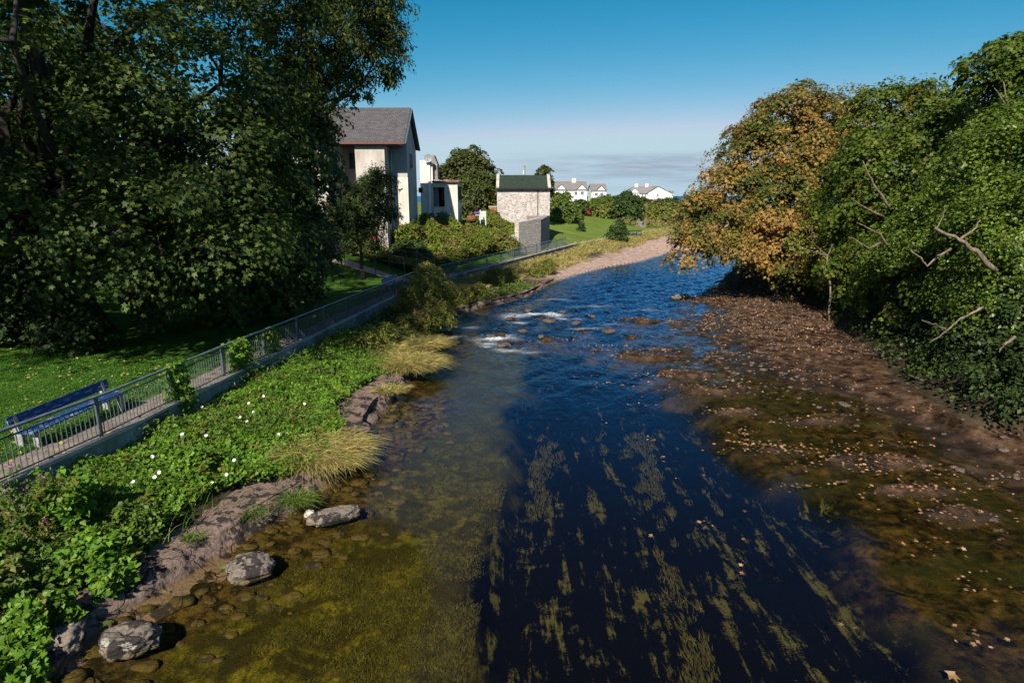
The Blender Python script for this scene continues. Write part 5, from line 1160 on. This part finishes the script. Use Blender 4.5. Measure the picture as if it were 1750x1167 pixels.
# ------------------------------------------------------------------ light, sky, camera
EL = math.radians(39); AZ = math.radians(197)
sdir = Vector((math.sin(AZ)*math.cos(EL), math.cos(AZ)*math.cos(EL), math.sin(EL)))
sl = bpy.data.lights.new('sun', 'SUN'); sl.energy = 5.0; sl.angle = math.radians(.53); sl.color = (1, .92, .79)
so = bpy.data.objects.new('sun', sl); COL.objects.link(so); so.rotation_euler = (-sdir).to_track_quat('-Z', 'Y').to_euler()
w = bpy.data.worlds.new('World'); scene.world = w; w.use_nodes = True; t = w.node_tree; t.nodes.clear()
def wn(typ, **kw):
    nd = t.nodes.new('ShaderNode' + typ)
    for k, v in kw.items(): setattr(nd, k, v)
    return nd
def wl_(a, b): t.links.new(a, b)
sky = wn('TexSky', sky_type='NISHITA'); sky.sun_disc = False; sky.sun_elevation = EL; sky.sun_rotation = AZ; sky.altitude = 10
sky.air_density = 1.0; sky.dust_density = .3; sky.ozone_density = 2.0
tc = wn('TexCoord'); sp = wn('SeparateXYZ'); wl_(tc.outputs['Generated'], sp.inputs[0])
def wm(op, a, b=0.0, clamp=False):
    nd = wn('Math', operation=op, use_clamp=clamp)
    for i_, v in enumerate((a, b)):
        if isinstance(v, bpy.types.NodeSocket): wl_(v, nd.inputs[i_])
        else: nd.inputs[i_].default_value = v
    return nd.outputs[0]
def wramp(fac, stops):
    nd = wn('ValToRGB'); wl_(fac, nd.inputs[0]); cr = nd.color_ramp
    while len(cr.elements) > 1: cr.elements.remove(cr.elements[-1])
    for i_, (p, c) in enumerate(stops):
        e_ = cr.elements[0] if i_ == 0 else cr.elements.new(p); e_.position = p; e_.color = (c, c, c, 1) if np.isscalar(c) else (*c, 1)
    return nd.outputs[0]
# deepen the clear air overhead and keep the horizon blue rather than straw coloured
KS = .085
sc_ = wn('SeparateColor'); wl_(sky.outputs[0], sc_.inputs[0])
r_in, g_in, b_in = sc_.outputs[0], sc_.outputs[1], sc_.outputs[2]
gk = wm('MINIMUM', wm('MULTIPLY', g_in, KS), .66); r_new = wm('MULTIPLY', wm('MINIMUM', wm('MULTIPLY', wm('POWER', gk, 4.0), 3.0), .50), 1 / KS)
b_new = wm('MAXIMUM', b_in, wm('MULTIPLY', r_in, 1.75)); b_new = wm('MULTIPLY', b_new, 1.06); b_new = wm('MINIMUM', b_new, .775 / KS); g_new = wm('MULTIPLY', wm('POWER', wm('MINIMUM', wm('MULTIPLY', g_in, KS * 1.04), .70), 1.13), 1 / KS)
r_new = wm('MAXIMUM', r_new, wm('MULTIPLY', wm('MULTIPLY', r_in, .85), wramp(sp.outputs[2], [(.38, 0.0), (.72, 1.0)])))
cc_ = wn('CombineColor'); wl_(r_new, cc_.inputs[0]); wl_(g_new, cc_.inputs[1]); wl_(b_new, cc_.inputs[2])
at = wm('ARCTAN2', sp.outputs[0], sp.outputs[1])
cv = wn('CombineXYZ'); wl_(wm('MULTIPLY', at, 7.0), cv.inputs[0]); wl_(wm('MULTIPLY', sp.outputs[2], 75.0), cv.inputs[1])
nz = wn('TexNoise'); wl_(cv.outputs[0], nz.inputs['Vector']); nz.inputs['Scale'].default_value = 1.0; nz.inputs['Detail'].default_value = 6; nz.inputs['Roughness'].default_value = .6
band = wramp(sp.outputs[2], [(.004, .15), (.020, .55), (.034, .9), (.052, .9), (.060, .5), (.064, 0.0)])
azm = wramp(wm('ADD', at, .5), [(.44, 0.0), (.60, 1.0)])
msk = wm('MULTIPLY', wm('MULTIPLY', band, azm), wramp(nz.outputs['Fac'], [(.38, .15), (.6, .9)]))
mx = wn('Mix', data_type='RGBA'); wl_(msk, mx.inputs[0]); wl_(cc_.outputs[0], mx.inputs[6]); mx.inputs[7].default_value = (3.6, 4.7, 6.2, 1)
# thin bright streak
cv2 = wn('CombineXYZ'); wl_(wm('MULTIPLY', at, 14.0), cv2.inputs[0]); wl_(wm('MULTIPLY', sp.outputs[2], 160.0), cv2.inputs[1])
nz2 = wn('TexNoise'); wl_(cv2.outputs[0], nz2.inputs['Vector']); nz2.inputs['Scale'].default_value = 1.0; nz2.inputs['Detail'].default_value = 5
b2 = wramp(sp.outputs[2], [(.030, 0.0), (.042, 1.0), (.052, 0.0)])
m2 = wm('MULTIPLY', b2, wramp(nz2.outputs['Fac'], [(.48, 0.0), (.64, .75)]))
mx2 = wn('Mix', data_type='RGBA'); wl_(m2, mx2.inputs[0]); wl_(mx.outputs[2], mx2.inputs[6]); mx2.inputs[7].default_value = (6.2, 6.8, 7.6, 1)
bg = wn('Background'); bg.inputs['Strength'].default_value = .054; wl_(mx2.outputs[2], bg.inputs[0])
ow = wn('OutputWorld'); wl_(bg.outputs[0], ow.inputs[0])

cam = bpy.data.cameras.new('camera'); co = bpy.data.objects.new('camera', cam); COL.objects.link(co)
cam.sensor_width = 36; cam.lens = 36 * F / 1750; cam.clip_start = .1; cam.clip_end = 40000
co.location = (0, 0, H); co.rotation_euler = (math.pi/2 - PITCH, 0, 0); scene.camera = co
vs_ = scene.view_settings; vs_.view_transform = 'Standard'; vs_.look = 'None'; vs_.exposure = .65; vs_.gamma = 1
scene.cycles.use_denoising = True; scene.cycles.max_bounces = 8; scene.cycles.diffuse_bounces = 3; scene.cycles.glossy_bounces = 3
scene.cycles.transparent_max_bounces = 12; scene.cycles.caustics_reflective = False; scene.cycles.caustics_refractive = False
scene.cycles.sample_clamp_indirect = 4
